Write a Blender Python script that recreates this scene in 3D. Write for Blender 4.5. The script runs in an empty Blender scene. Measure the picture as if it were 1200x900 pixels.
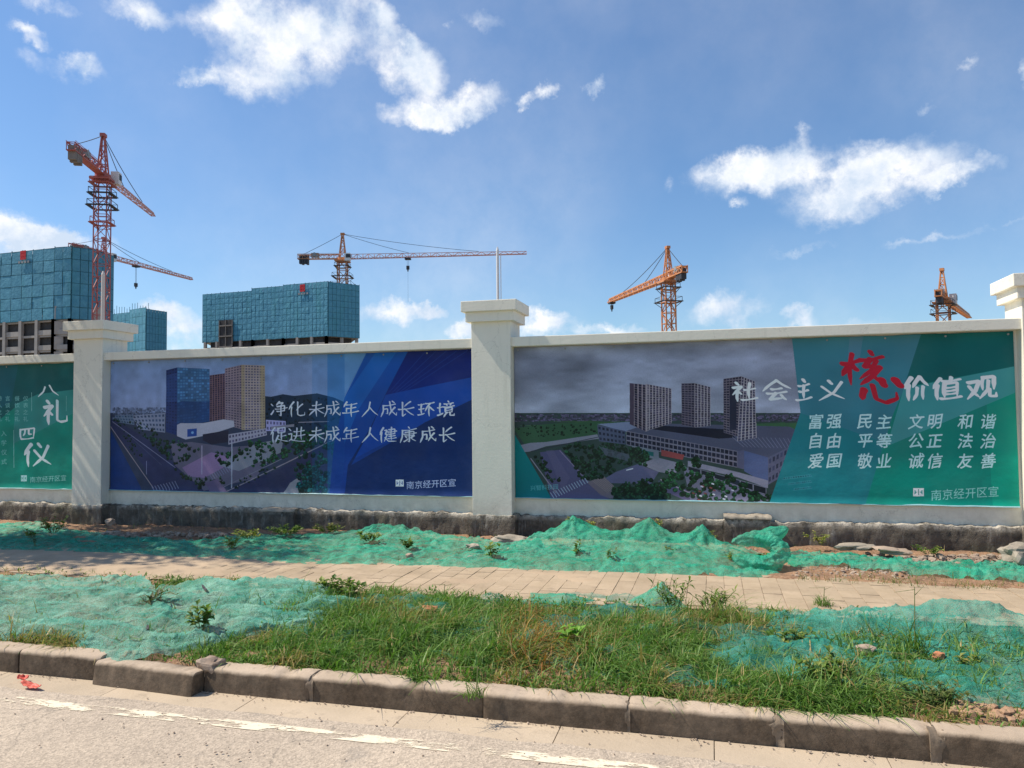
import bpy, bmesh, math, random
import numpy as np
from mathutils import Vector, Matrix, noise
random.seed(7)
rng = np.random.default_rng(7)
PI = math.pi
S = bpy.context.scene
C = S.collection

# ------------------------------------------------------------------ camera
CAM_H = 1.6
FPX = 882.35            # focal length in pixels of a 1200 px wide picture
YAW, PITCH, ROLL = 0.2585372, 0.0419783, -0.0098473
_fw = Vector((-math.sin(YAW)*math.cos(PITCH), math.cos(YAW)*math.cos(PITCH), math.sin(PITCH)))
_r0 = Vector((math.cos(YAW), math.sin(YAW), 0))
_u0 = _r0.cross(_fw)
_r = math.cos(ROLL)*_r0 + math.sin(ROLL)*_u0
_u = -math.sin(ROLL)*_r0 + math.cos(ROLL)*_u0
cd = bpy.data.cameras.new('camera')
cam = bpy.data.objects.new('camera', cd)
C.objects.link(cam)
cd.sensor_width = 36.0
cd.lens = FPX/1200*36
cd.clip_end = 6000
cd.clip_start = 0.05
M3 = Matrix((( _r.x, _u.x, -_fw.x), (_r.y, _u.y, -_fw.y), (_r.z, _u.z, -_fw.z)))
cam.matrix_world = Matrix.Translation((0, 0, CAM_H)) @ M3.to_4x4()
S.camera = cam

# measuring helpers: turn a sighting in the survey photograph into a place
def ray(px, py): return _fw + _r*((px-600)/FPX) + _u*((450-py)/FPX)
def at_z(px, py, z):
    d = ray(px, py); return Vector((0, 0, CAM_H)) + d*((z-CAM_H)/d.z)
def at_y(px, py, y):
    d = ray(px, py); return Vector((0, 0, CAM_H)) + d*(y/d.y)
def at_d(px, py, dist):
    d = ray(px, py); h = Vector((-math.sin(YAW), math.cos(YAW), 0))
    return Vector((0, 0, CAM_H)) + d*(dist/d.dot(h))

# ------------------------------------------------------------------ light
SUN_EL = math.radians(54)
SUN_OFF = math.radians(7.0)           # the sun stands a few degrees to the street side of the wall
sd = Vector((-math.cos(SUN_EL)*math.cos(SUN_OFF), -math.cos(SUN_EL)*math.sin(SUN_OFF), math.sin(SUN_EL)))
sl = bpy.data.lights.new('sun', 'SUN'); sl.energy = 5.0; sl.angle = math.radians(0.53); sl.color = (1.0, 0.90, 0.76)
so = bpy.data.objects.new('sun', sl); C.objects.link(so)
so.rotation_euler = (-sd).to_track_quat('-Z', 'Y').to_euler(); so.location = sd*50

W = bpy.data.worlds.new('World'); S.world = W; W.use_nodes = True
nt = W.node_tree; nt.nodes.clear()
def N(t, **k):
    n = nt.nodes.new(t)
    for a, b in k.items(): setattr(n, a, b)
    return n
def link(a, b): nt.links.new(a, b)
def mathn(op, a, b=None, c=None, clamp=False):
    n = N('ShaderNodeMath', operation=op); n.use_clamp = clamp
    for i, v in enumerate((a, b, c)):
        if v is None: continue
        if isinstance(v, (int, float)): n.inputs[i].default_value = v
        else: link(v, n.inputs[i])
    return n.outputs[0]
sky = N('ShaderNodeTexSky', sky_type='NISHITA', sun_disc=False)
sky.sun_elevation = SUN_EL
sky.sun_rotation = math.atan2(sd.x, sd.y)
sky.altitude = 0; sky.air_density = 1.1; sky.dust_density = 0.35; sky.ozone_density = 3.5
out = N('ShaderNodeOutputWorld'); bg = N('ShaderNodeBackground')
bg.inputs['Strength'].default_value = 0.115
geo = N('ShaderNodeTexCoord')
sep = N('ShaderNodeSeparateXYZ'); link(geo.outputs['Generated'], sep.inputs[0])
az = mathn('ARCTAN2', sep.outputs[0], sep.outputs[1])
el = mathn('ARCSINE', sep.outputs[2])
uv = N('ShaderNodeCombineXYZ'); link(az, uv.inputs[0]); link(el, uv.inputs[1])
# domain warp so that the outlines billow
n1 = N('ShaderNodeTexNoise'); n1.inputs['Scale'].default_value = 17; n1.inputs['Detail'].default_value = 9; n1.inputs['Roughness'].default_value = 0.66
link(geo.outputs['Generated'], n1.inputs['Vector'])
vs = N('ShaderNodeVectorMath', operation='SUBTRACT'); link(n1.outputs['Color'], vs.inputs[0]); vs.inputs[1].default_value = (0.5, 0.5, 0.5)
vm = N('ShaderNodeVectorMath', operation='SCALE'); link(vs.outputs[0], vm.inputs[0]); vm.inputs['Scale'].default_value = 0.07
va = N('ShaderNodeVectorMath', operation='ADD'); link(uv.outputs[0], va.inputs[0]); link(vm.outputs[0], va.inputs[1])
CL = [ # sighting x, y, half width, half height, tilt, density
 (300,40,85,40,0,.75),(350,60,90,36,0,.8),(400,28,62,45,0,.85),(285,100,66,22,8,.95),(250,20,40,20,0,.5),(340,92,50,24,0,.6),(238,88,34,15,0,.9),(447,18,22,30,-30,.8),(300,5,70,30,0,.8),
 (487,82,48,36,20,1.4),(478,46,12,14,-40,.8),(492,140,54,17,5,1.2),(553,123,46,22,-15,1.4),(520,132,34,20,0,.7),
 (617,114,13,8,0,1.2),(645,107,18,12,0,1.3),(693,100,14,9,-20,.75),(562,20,40,15,10,.5),(527,30,8,8,0,.5),
 (168,14,44,20,0,1.0),(62,8,38,16,0,.9),(32,38,22,11,15,1.0),(45,57,14,8,0,.7),(95,83,29,17,0,1.15),(40,76,22,10,0,.5),
 (850,205,42,24,-5,1.3),(905,193,58,28,0,1.3),(940,156,11,15,-10,.9),(975,205,80,34,0,1.3),(1062,196,70,38,0,1.35),(1132,206,44,16,-5,1.0),(985,242,66,24,-3,1.2),(880,180,30,16,0,.8),
 (862,238,11,6,0,.8),(1090,283,85,8,-3,.55),(935,293,45,7,-8,.5),(1185,262,34,7,0,.45),
 (15,268,60,22,6,1.4),(70,283,70,18,5,1.3),(0,285,70,25,0,1.2),(186,362,32,14,0,1.2),(212,388,38,26,0,1.2),(465,366,58,14,-4,1.3),(500,360,22,10,0,.8),(640,382,50,18,0,1.2),(645,374,24,12,0,.8),(540,388,24,14,0,1.2),
 (722,388,46,9,0,1.0),(850,364,54,20,-8,1.25),(935,372,25,13,0,1.2),(990,380,60,8,0,.5),(1080,125,20,9,0,.7),(1135,75,19,11,0,.75),(1200,88,11,26,0,.8),(783,221,8,8,-45,.5),(975,88,28,12,-35,.3),(350,392,80,10,0,.5)]
acc = None
for (x, y, rx, ry, t, s) in CL:
    d = ray(x, y).normalized()
    a0, e0 = math.atan2(d.x, d.y), math.asin(d.z)
    k = 1.0/FPX*math.cos(math.atan(math.hypot(x-600, y-450)/FPX))**1.5
    mp = N('ShaderNodeMapping', vector_type='TEXTURE')
    mp.inputs['Location'].default_value = (a0, e0, 0)
    mp.inputs['Rotation'].default_value = (0, 0, -math.radians(t))
    mp.inputs['Scale'].default_value = (rx*1.28*k/math.cos(e0), ry*1.30*k, 1)
    link(va.outputs[0], mp.inputs[0])
    g = N('ShaderNodeTexGradient', gradient_type='SPHERICAL'); link(mp.outputs[0], g.inputs[0])
    acc = mathn('MULTIPLY', g.outputs['Fac'], s*1.25) if acc is None else mathn('MULTIPLY_ADD', g.outputs['Fac'], s*1.25, acc)
# scattered fair-weather clouds over the rest of the sky
n3 = N('ShaderNodeTexNoise'); n3.inputs['Scale'].default_value = 3.2; n3.inputs['Detail'].default_value = 8; n3.inputs['Roughness'].default_value = 0.6
link(geo.outputs['Generated'], n3.inputs['Vector'])
far = mathn('SUBTRACT', mathn('MULTIPLY', n3.outputs['Fac'], 2.6), 1.5)
off = mathn('ABSOLUTE', mathn('ADD', az, YAW))
mr = N('ShaderNodeMapRange', interpolation_type='SMOOTHSTEP'); link(off, mr.inputs[0])
mr.inputs[1].default_value = 0.64; mr.inputs[2].default_value = 1.0
acc = mathn('ADD', acc, mathn('MULTIPLY', mathn('MAXIMUM', far, 0.0), mr.outputs[0]))
n2 = N('ShaderNodeTexNoise'); n2.inputs['Scale'].default_value = 26; n2.inputs['Detail'].default_value = 10; n2.inputs['Roughness'].default_value = 0.62
link(geo.outputs['Generated'], n2.inputs['Vector'])
dens = mathn('MULTIPLY', acc, mathn('MULTIPLY_ADD', n2.outputs['Fac'], 2.6, -0.45))
m2 = N('ShaderNodeMapRange', interpolation_type='SMOOTHSTEP'); link(dens, m2.inputs[0]); m2.inputs[1].default_value = 0.0; m2.inputs[2].default_value = 1.5
shade = N('ShaderNodeMapRange'); link(n1.outputs['Fac'], shade.inputs[0]); shade.inputs[1].default_value = .35; shade.inputs[2].default_value = .62
shade.inputs[3].default_value = 0.0; shade.inputs[4].default_value = 1.0
cc = N('ShaderNodeMix', data_type='RGBA'); link(shade.outputs[0], cc.inputs[0])
cc.inputs[6].default_value = (4.7, 5.5, 6.6, 1); cc.inputs[7].default_value = (7.7, 7.7, 7.8, 1)
# thin veil
veil = N('ShaderNodeTexNoise'); veil.inputs['Scale'].default_value = 2.6; veil.inputs['Detail'].default_value = 5
link(geo.outputs['Generated'], veil.inputs['Vector'])
vl = N('ShaderNodeMapRange'); link(veil.outputs['Fac'], vl.inputs[0]); vl.inputs[1].default_value = .38; vl.inputs[2].default_value = .75; vl.inputs[4].default_value = .22
amt = mathn('MAXIMUM', mathn('MULTIPLY', m2.outputs[0], 0.97), vl.outputs[0])
mx = N('ShaderNodeMix', data_type='RGBA'); link(amt, mx.inputs[0])
tint = N('ShaderNodeMix', data_type='RGBA', blend_type='MULTIPLY'); tint.inputs[0].default_value = 1; link(sky.outputs[0], tint.inputs[6]); tint.inputs[7].default_value = (.74, .88, 1.0, 1)
link(tint.outputs[2], mx.inputs[6]); link(cc.outputs[2], mx.inputs[7])
link(mx.outputs[2], bg.inputs['Color']); link(bg.outputs[0], out.inputs[0])

S.view_settings.view_transform = 'Standard'; S.view_settings.look = 'None'
S.view_settings.exposure = 0.32; S.view_settings.gamma = 1.0
S.cycles.max_bounces = 6; S.cycles.transparent_max_bounces = 12

# ------------------------------------------------------------------ helpers
def tag(o, label=None, cat=None, group=None, kind=None):
    if label: o['label'] = label
    if cat: o['category'] = cat
    if group: o['group'] = group
    if kind: o['kind'] = kind
    return o
def empty(name, loc=(0, 0, 0), rz=0, label=None, cat=None, group=None):
    o = bpy.data.objects.new(name, None); o.empty_display_size = 0.2
    C.objects.link(o); o.location = loc; o.rotation_euler = (0, 0, rz)
    return tag(o, label, cat, group)
def meshobj(name, me, parent=None, mat=None, keep=True):
    if mat is not None and not me.materials:
        for m in (mat if isinstance(mat, (list, tuple)) else [mat]): me.materials.append(m)
    o = bpy.data.objects.new(name, me); C.objects.link(o)
    if parent is not None:
        o.parent = parent
        if keep:   # geometry is given in world places: move it into the parent's frame
            pw = world_of(parent)
            o.matrix_parent_inverse = pw.inverted()
    return o
def world_of(o):
    m = Matrix.LocRotScale(o.location, o.rotation_euler, o.scale)
    return (world_of(o.parent) @ o.matrix_parent_inverse @ m) if o.parent else m
class MB:
    def __init__(s): s.v = []; s.f = []
    def add(s, vs, fs):
        b = len(s.v); s.v += [tuple(v) for v in vs]; s.f += [tuple(i+b for i in f) for f in fs]; return s
    def box(s, x0, x1, y0, y1, z0, z1):
        return s.add([(x0,y0,z0),(x1,y0,z0),(x1,y1,z0),(x0,y1,z0),(x0,y0,z1),(x1,y0,z1),(x1,y1,z1),(x0,y1,z1)],
                     [(0,3,2,1),(4,5,6,7),(0,1,5,4),(1,2,6,5),(2,3,7,6),(3,0,4,7)])
    def beam(s, a, b, w, h=None):
        a, b = Vector(a), Vector(b); d = b-a
        if d.length < 1e-6: return s
        h = h or w; d.normalize()
        up = Vector((0, 0, 1)) if abs(d.z) < .95 else Vector((1, 0, 0))
        x = d.cross(up).normalized()*w/2; y = x.cross(d).normalized()*h/2
        return s.add([a-x-y, a+x-y, a+x+y, a-x+y, b-x-y, b+x-y, b+x+y, b-x+y],
                     [(0,1,2,3),(7,6,5,4),(0,4,5,1),(1,5,6,2),(2,6,7,3),(3,7,4,0)])
    def cyl(s, a, b, r0, r1=None, n=8):
        a, b = Vector(a), Vector(b); d = (b-a).normalized(); r1 = r0 if r1 is None else r1
        up = Vector((0, 0, 1)) if abs(d.z) < .95 else Vector((1, 0, 0))
        x = d.cross(up).normalized(); y = x.cross(d)
        vs = [a+(x*math.cos(t)+y*math.sin(t))*r0 for t in [2*PI*i/n for i in range(n)]] + \
             [b+(x*math.cos(t)+y*math.sin(t))*r1 for t in [2*PI*i/n for i in range(n)]]
        return s.add(vs, [(i, (i+1) % n, n+(i+1) % n, n+i) for i in range(n)] + [tuple(range(n))[::-1], tuple(range(n, 2*n))])
    def mesh(s, name, mat=None, smooth=False, bevel=0):
        me = bpy.data.meshes.new(name); me.from_pydata(s.v, [], s.f)
        bm = bmesh.new(); bm.from_mesh(me); bmesh.ops.recalc_face_normals(bm, faces=bm.faces)
        if bevel: bmesh.ops.bevel(bm, geom=list(bm.edges), offset=bevel, segments=2, profile=.6, affect='EDGES', clamp_overlap=True)
        bm.to_mesh(me); bm.free()
        if smooth:
            for p in me.polygons: p.use_smooth = True
            me.set_sharp_from_angle(angle=math.radians(50))
        if mat: me.materials.append(mat)
        return me
    def build(s, name, mat, parent=None, **k):
        return meshobj(name, s.mesh(name, mat, **k), parent)

def npmesh(name, V, F, mat=None, smooth=True, cols=None):
    """V (n,3); F (m,k) -- quick mesh from arrays; cols per-vertex rgb"""
    me = bpy.data.meshes.new(name)
    k = F.shape[1]
    me.vertices.add(len(V)); me.vertices.foreach_set('co', np.asarray(V, np.float32).ravel())
    me.loops.add(F.size); me.loops.foreach_set('vertex_index', F.astype(np.int32).ravel())
    me.polygons.add(len(F)); me.polygons.foreach_set('loop_start', np.arange(0, F.size, k, dtype=np.int32))
    me.polygons.foreach_set('loop_total', np.full(len(F), k, dtype=np.int32))
    me.polygons.foreach_set('use_smooth', np.full(len(F), smooth, dtype=bool))
    me.update(calc_edges=True); me.validate()
    if cols is not None:
        a = me.color_attributes.new('tint', 'FLOAT_COLOR', 'POINT')
        a.data.foreach_set('color', np.c_[cols, np.ones(len(cols))].astype(np.float32).ravel())
    if mat: me.materials.append(mat)
    return me
def fbm(x, y, z=0, o=4):
    return noise.fractal(Vector((x, y, z)), 1.0, 2.0, o)
def grid(xs, ys_of_x, hfun, nv):
    V = []; nu = len(xs)
    for x in xs:
        y0, y1 = ys_of_x(x)
        for j in range(nv):
            y = y0+(y1-y0)*j/(nv-1)
            p = hfun(x, y, j/(nv-1)); V.append(p)
    F = [(i*nv+j, (i+1)*nv+j, (i+1)*nv+j+1, i*nv+j+1) for i in range(nu-1) for j in range(nv-1)]
    return np.array(V), np.array(F)
def interp(pts):
    xs = [p[0] for p in pts]; ys = [p[1] for p in pts]
    return lambda x: float(np.interp(x, xs, ys))

def rough_box(x0, x1, y0, y1, z0, z1, nx, nz, amp, topamp, seed):
    """footing block: noisy front face and top edge"""
    V = []; rows = [(0, k/(nz-1)) for k in range(nz)]+[(1, t) for t in (.33, .66, 1)]
    for i in range(nx):
        x = x0+(x1-x0)*i/(nx-1)
        top = z1+topamp*(fbm(x*5, seed, 2)+.6*fbm(x*19, seed, 5))
        for (s, t) in rows:
            if s == 0:
                z = z0+(top-z0)*t; y = y0+amp*(fbm(x*4, z*4, seed)+.5*fbm(x*16, z*16, seed))+(.012 if t == 1 else 0)
            else: y = y0+.02+(y1-y0-.02)*t; z = top+.01+.012*fbm(x*20, y*20, seed)
            V.append((x, y, z))
    m = len(rows); F = [(i*m+j, i*m+j+1, (i+1)*m+j+1, (i+1)*m+j) for i in range(nx-1) for j in range(m-1)]
    b = MB(); b.add(V, F); b.f.append(tuple(range(m))); b.f.append(tuple((nx-1)*m+j for j in range(m))[::-1])
    return b
# ------------------------------------------------------------------ materials
def lin(c):
    c = np.asarray(c, float)
    if c.max() > 1.001: c = c/255.
    return np.where(c <= .04045, c/12.92, ((c+.055)/1.055)**2.4)
class NT:
    def __init__(s, name):
        s.m = bpy.data.materials.new(name); s.m.use_nodes = True; s.t = s.m.node_tree
        s.b = s.t.nodes['Principled BSDF']; s.o = s.t.nodes['Material Output']
        s.pos = s.n('ShaderNodeNewGeometry').outputs['Position']
    def n(s, t, **k):
        n = s.t.nodes.new(t)
        for a, b in k.items(): setattr(n, a, b)
        return n
    def l(s, a, b): s.t.links.new(a, b)
    def scaled(s, v):
        m = s.n('ShaderNodeMapping'); s.l(s.pos, m.inputs[0]); m.inputs['Scale'].default_value = v; return m.outputs[0]
    def noise(s, scale, detail=5, rough=.55, vec=None, color=False, dist=0):
        n = s.n('ShaderNodeTexNoise'); n.inputs['Scale'].default_value = scale; n.inputs['Detail'].default_value = detail
        n.inputs['Roughness'].default_value = rough; n.inputs['Distortion'].default_value = dist
        s.l(vec or s.pos, n.inputs['Vector']); return n.outputs['Color' if color else 'Fac']
    def rng(s, v, a, b, c=0., d=1.):
        n = s.n('ShaderNodeMapRange'); n.clamp = True; s.l(v, n.inputs[0])
        for i, x in zip((1, 2, 3, 4), (a, b, c, d)): n.inputs[i].default_value = x
        return n.outputs[0]
    def mix(s, f, a, b, mode='MIX'):
        n = s.n('ShaderNodeMix', data_type='RGBA', blend_type=mode)
        for i, x in ((0, f), (6, a), (7, b)):
            if isinstance(x, (int, float)): n.inputs[i].default_value = x
            elif isinstance(x, (tuple, list, np.ndarray)): n.inputs[i].default_value = (*x[:3], 1)
            else: s.l(x, n.inputs[i])
        return n.outputs[2]
    def bump(s, h, strength=.3, dist=.01):
        n = s.n('ShaderNodeBump'); n.inputs['Strength'].default_value = strength; n.inputs['Distance'].default_value = dist
        s.l(h, n.inputs['Height']); s.l(n.outputs[0], s.b.inputs['Normal'])
    def col(s, c): s.l(c, s.b.inputs['Base Color'])
    def set(s, **k):
        for a, b in k.items(): s.b.inputs[a.replace('_', ' ')].default_value = b
        return s
def simple(name, c1, c2=None, scale=6, rough=.7, metal=0, bump=0, bscale=60, bdist=.004, spec=.3):
    t = NT(name); c2 = c1 if c2 is None else c2
    t.col(t.mix(t.rng(t.noise(scale), .3, .7), c1, c2)); t.set(Roughness=rough, Metallic=metal)
    t.b.inputs['Specular IOR Level'].default_value = spec
    if bump: t.bump(t.noise(bscale, 6, .6), bump, bdist)
    return t.m

def m_plaster():
    t = NT('painted_plaster')
    big = t.rng(t.noise(1.3, 6, .6), .3, .7)
    c = t.mix(big, (.735, .705, .60), (.81, .775, .665))
    # thin streaks of dirt running down and light scuffs
    st = t.noise(3.0, 8, .7, t.scaled((3.5, 3.5, .35)))
    c = t.mix(t.rng(st, .54, .74, 0, .3), c, (.42, .42, .35))
    sz = t.n('ShaderNodeSeparateXYZ'); t.l(t.pos, sz.inputs[0])
    lowd = t.n('ShaderNodeMath', operation='MULTIPLY'); t.l(t.rng(sz.outputs[2], .38, .62, .8, 0), lowd.inputs[0]); t.l(t.rng(t.noise(6, 7, .7), .35, .65), lowd.inputs[1])
    c = t.mix(lowd.outputs[0], c, (.44, .41, .33))
    cr = t.n('ShaderNodeTexVoronoi', feature='DISTANCE_TO_EDGE'); cr.inputs['Scale'].default_value = .8
    cw = t.n('ShaderNodeVectorMath', operation='MULTIPLY_ADD'); t.l(t.noise(4, 7, .65, color=True), cw.inputs[0]); cw.inputs[1].default_value = (.5, .5, .5); t.l(t.pos, cw.inputs[2]); t.l(cw.outputs[0], cr.inputs['Vector'])
    c = t.mix(t.rng(cr.outputs['Distance'], 0, .0035, .5, 0), c, (.30, .29, .25))
    sc = t.noise(5.0, 8, .75, t.scaled((1.0, 1.0, 4.5)))
    c = t.mix(t.rng(sc, .62, .72, 0, .35), c, (.80, .80, .76))
    t.col(c); t.set(Roughness=.75); t.bump(t.noise(38, 7, .65), .35, .006); return t.m
def m_footing():
    t = NT('dirty_concrete_footing')
    a = t.noise(4.2, 8, .7); st = t.noise(9, 8, .75, t.scaled((2.2, 2.2, .25)))
    c = t.mix(t.rng(a, .35, .68), (.055, .05, .04), (.20, .17, .13))
    c = t.mix(t.rng(st, .55, .70, 0, .75), c, (.36, .35, .31))
    sz = t.n('ShaderNodeSeparateXYZ'); t.l(t.pos, sz.inputs[0])
    # pale cement crust along the top edge
    e = t.n('ShaderNodeMath', operation='MULTIPLY'); t.l(t.rng(sz.outputs[2], .325, .385), e.inputs[0]); t.l(t.rng(t.noise(7, 6, .75), .42, .58), e.inputs[1])
    c = t.mix(e.outputs[0], c, (.50, .46, .39))
    moss = t.n('ShaderNodeMath', operation='MULTIPLY'); t.l(t.rng(t.noise(2.1, 5), .55, .72), moss.inputs[0]); moss.inputs[1].default_value = .5
    c = t.mix(moss.outputs[0], c, (.06, .085, .035))
    t.col(c); t.set(Roughness=.92); t.bump(t.noise(24, 9, .75), .8, .03); return t.m
def m_asphalt():
    t = NT('dusty_asphalt')
    v = t.n('ShaderNodeTexVoronoi'); v.inputs['Scale'].default_value = 105; t.l(t.pos, v.inputs['Vector'])
    c = t.mix(t.rng(t.noise(1.1, 6, .6), .35, .65), (.35, .29, .225), (.44, .365, .28))
    bw = t.n('ShaderNodeRGBToBW'); t.l(v.outputs['Color'], bw.inputs[0]); c = t.mix(.32, c, bw.outputs[0], 'OVERLAY')
    hs = t.n('ShaderNodeHueSaturation'); hs.inputs['Saturation'].default_value = 1.0; t.l(c, hs.inputs['Color']); c = hs.outputs[0]
    c = t.mix(t.rng(t.noise(60, 5, .7), .56, .68, 0, .5), c, (.14, .12, .10))
    c = t.mix(t.rng(t.noise(2.6, 7, .7), .58, .72, 0, .4), c, (.17, .16, .15))
    # narrow sealed crack-like wander
    w = t.n('ShaderNodeTexVoronoi', feature='DISTANCE_TO_EDGE'); w.inputs['Scale'].default_value = .9
    wv = t.n('ShaderNodeVectorMath', operation='ADD'); t.l(t.pos, wv.inputs[0])
    ws = t.n('ShaderNodeVectorMath', operation='SCALE'); t.l(t.noise(3, 6, .6, color=True), ws.inputs[0]); ws.inputs['Scale'].default_value = .35
    t.l(ws.outputs[0], wv.inputs[1]); t.l(wv.outputs[0], w.inputs['Vector'])
    c = t.mix(t.rng(w.outputs['Distance'], 0.0, .006, .45, 0.), c, (.07, .065, .06))
    t.col(c); t.set(Roughness=.88)
    t.bump(v.outputs['Distance'], .35, .005); return t.m
def m_soil():
    t = NT('reddish_soil')
    c = t.mix(t.rng(t.noise(5, 8, .7), .35, .65), (.17, .10, .06), (.36, .20, .11))
    c = t.mix(t.rng(t.noise(40, 6, .7), .5, .7), c, (.44, .30, .19))
    t.col(c); t.set(Roughness=.95); t.bump(t.noise(45, 9, .7), .9, .02); return t.m
def m_stone(name, a, b, stain=(.09, .075, .055), sc=12):
    t = NT(name)
    c = t.mix(t.rng(t.noise(3, 7, .65), .35, .65), a, b)
    c = t.mix(t.rng(t.noise(sc, 8, .75), .54, .70, 0, .65), c, stain)
    oi = t.n('ShaderNodeObjectInfo')
    hv = t.n('ShaderNodeHueSaturation'); t.l(c, hv.inputs['Color']); t.l(t.rng(oi.outputs['Random'], 0, 1, .92, 1.07), hv.inputs['Value'])
    t.col(hv.outputs[0]); t.set(Roughness=.9); t.bump(t.noise(55, 8, .7), .55, .006); return t.m
def m_sitenet():
    t = NT('teal_safety_net'); oi = t.n('ShaderNodeObjectInfo')
    c = t.mix(t.rng(t.noise(.9, 6, .7), .35, .65), (.05, .22, .33), (.085, .30, .42))
    c = t.mix(t.rng(t.noise(.35, 4, .6, t.scaled((1, 1, .25))), .5, .7, 0, .5), c, (.05, .25, .30))
    hv = t.n('ShaderNodeHueSaturation'); t.l(c, hv.inputs['Color']); t.l(t.rng(oi.outputs['Random'], 0, 1, .93, 1.07), hv.inputs['Value'])
    t.col(hv.outputs[0]); t.set(Roughness=.8); t.bump(t.noise(1.6, 5, .6), .5, .2); return t.m
def m_kerb():
    t = NT('kerb_concrete')
    c = t.mix(t.rng(t.noise(3, 7, .65), .35, .65), (.37, .29, .21), (.47, .375, .28))
    c = t.mix(t.rng(t.noise(12, 8, .75), .54, .70, 0, .6), c, (.12, .09, .065))
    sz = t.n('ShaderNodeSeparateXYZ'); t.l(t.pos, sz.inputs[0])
    # dark brown over the upright face, uneven along its upper limit
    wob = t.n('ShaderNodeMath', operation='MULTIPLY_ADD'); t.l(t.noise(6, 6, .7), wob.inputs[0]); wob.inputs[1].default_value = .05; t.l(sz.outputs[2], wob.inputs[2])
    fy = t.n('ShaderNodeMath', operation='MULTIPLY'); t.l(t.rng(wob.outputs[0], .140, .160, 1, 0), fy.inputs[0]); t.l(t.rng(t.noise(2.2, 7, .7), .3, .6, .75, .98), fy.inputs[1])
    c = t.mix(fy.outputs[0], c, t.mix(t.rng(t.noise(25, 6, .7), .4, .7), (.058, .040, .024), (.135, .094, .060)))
    t.col(c); t.set(Roughness=.92); t.bump(t.noise(55, 8, .7), .55, .006); return t.m
def m_net(name, c1, c2, dust=(.42, .44, .36), op=(.80, .98), dustamt=.35):
    t = NT(name)
    c = t.mix(t.rng(t.noise(6, 6, .6), .35, .65), c1, c2)
    c = t.mix(t.rng(t.noise(3.2, 8, .72), .48, .75, 0, dustamt), c, dust)
    c = t.mix(t.rng(t.noise(7.5, 8, .75), .54, .72, 0, .55), c, (.20, .19, .13))
    # woven threads, a few millimetres apart
    w1 = t.n('ShaderNodeTexWave', wave_type='BANDS', bands_direction='DIAGONAL'); w1.inputs['Scale'].default_value = 60; w1.inputs['Distortion'].default_value = 6
    w1.inputs['Detail'].default_value = 3; t.l(t.pos, w1.inputs['Vector'])
    c = t.mix(t.rng(w1.outputs['Fac'], 0, 1, 0, .12), c, tuple(x*.35 for x in c1))
    t.col(c); t.set(Roughness=.55); t.b.inputs['Specular IOR Level'].default_value = .35
    tr = t.n('ShaderNodeBsdfTranslucent'); t.l(c, tr.inputs['Color'])
    ms = t.n('ShaderNodeMixShader'); ms.inputs[0].default_value = .28
    t.l(t.b.outputs[0], ms.inputs[1]); t.l(tr.outputs[0], ms.inputs[2])
    tp = t.n('ShaderNodeBsdfTransparent'); mo = t.n('ShaderNodeMixShader')
    h = t.n('ShaderNodeTexNoise'); h.inputs['Scale'].default_value = 190; h.inputs['Detail'].default_value = 2; t.l(t.pos, h.inputs['Vector'])
    f = t.n('ShaderNodeMath', operation='MULTIPLY'); t.l(t.rng(h.outputs['Fac'], .40, .56, .45, 1), f.inputs[0]); t.l(t.rng(t.noise(2.5, 4), .35, .65, op[0], op[1]), f.inputs[1])
    t.l(f.outputs[0], mo.inputs[0]); t.l(tp.outputs[0], mo.inputs[1]); t.l(ms.outputs[0], mo.inputs[2]); t.l(mo.outputs[0], t.o.inputs['Surface'])
    fv = t.n('ShaderNodeTexVoronoi', feature='DISTANCE_TO_EDGE'); fv.inputs['Scale'].default_value = 6.5
    fw_ = t.n('ShaderNodeVectorMath', operation='MULTIPLY_ADD'); t.l(t.noise(5, 6, .65, color=True), fw_.inputs[0]); fw_.inputs[1].default_value = (.22, .22, .22); t.l(t.scaled((.6, 1.3, 1.3)), fw_.inputs[2]); t.l(fw_.outputs[0], fv.inputs['Vector'])
    ad = t.n('ShaderNodeMath', operation='MULTIPLY_ADD'); t.l(t.noise(60, 6, .7), ad.inputs[0]); ad.inputs[1].default_value = .10; t.l(t.rng(fv.outputs['Distance'], 0, .35), ad.inputs[2])
    t.bump(ad.outputs[0], .55, .028); return t.m
def m_leaf(name='leaf_green'):
    t = NT(name); a = t.n('ShaderNodeVertexColor'); a.layer_name = 'tint'
    t.col(a.outputs['Color']); t.set(Roughness=.5); t.b.inputs['Specular IOR Level'].default_value = .3
    tr = t.n('ShaderNodeBsdfTranslucent'); t.l(t.mix(1.0, a.outputs['Color'], (1.0, 1.25, .5), 'MULTIPLY'), tr.inputs['Color'])
    ms = t.n('ShaderNodeMixShader'); ms.inputs[0].default_value = .35
    t.l(t.b.outputs[0], ms.inputs[1]); t.l(tr.outputs[0], ms.inputs[2]); t.l(ms.outputs[0], t.o.inputs['Surface']); return t.m
def m_paint():
    t = NT('worn_road_paint')
    t.col(t.mix(t.rng(t.noise(30, 6, .7), .35, .65), (.64, .56, .42), (.76, .68, .52)))
    t.set(Roughness=.8); tp = t.n('ShaderNodeBsdfTransparent'); mo = t.n('ShaderNodeMixShader')
    f = t.rng(t.noise(7, 10, .78, t.scaled((.45, 1.5, 1))), .47, .52)
    t.l(f, mo.inputs[0]); t.l(tp.outputs[0], mo.inputs[1]); t.l(t.b.outputs[0], mo.inputs[2]); t.l(mo.outputs[0], t.o.inputs['Surface']); return t.m
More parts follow.
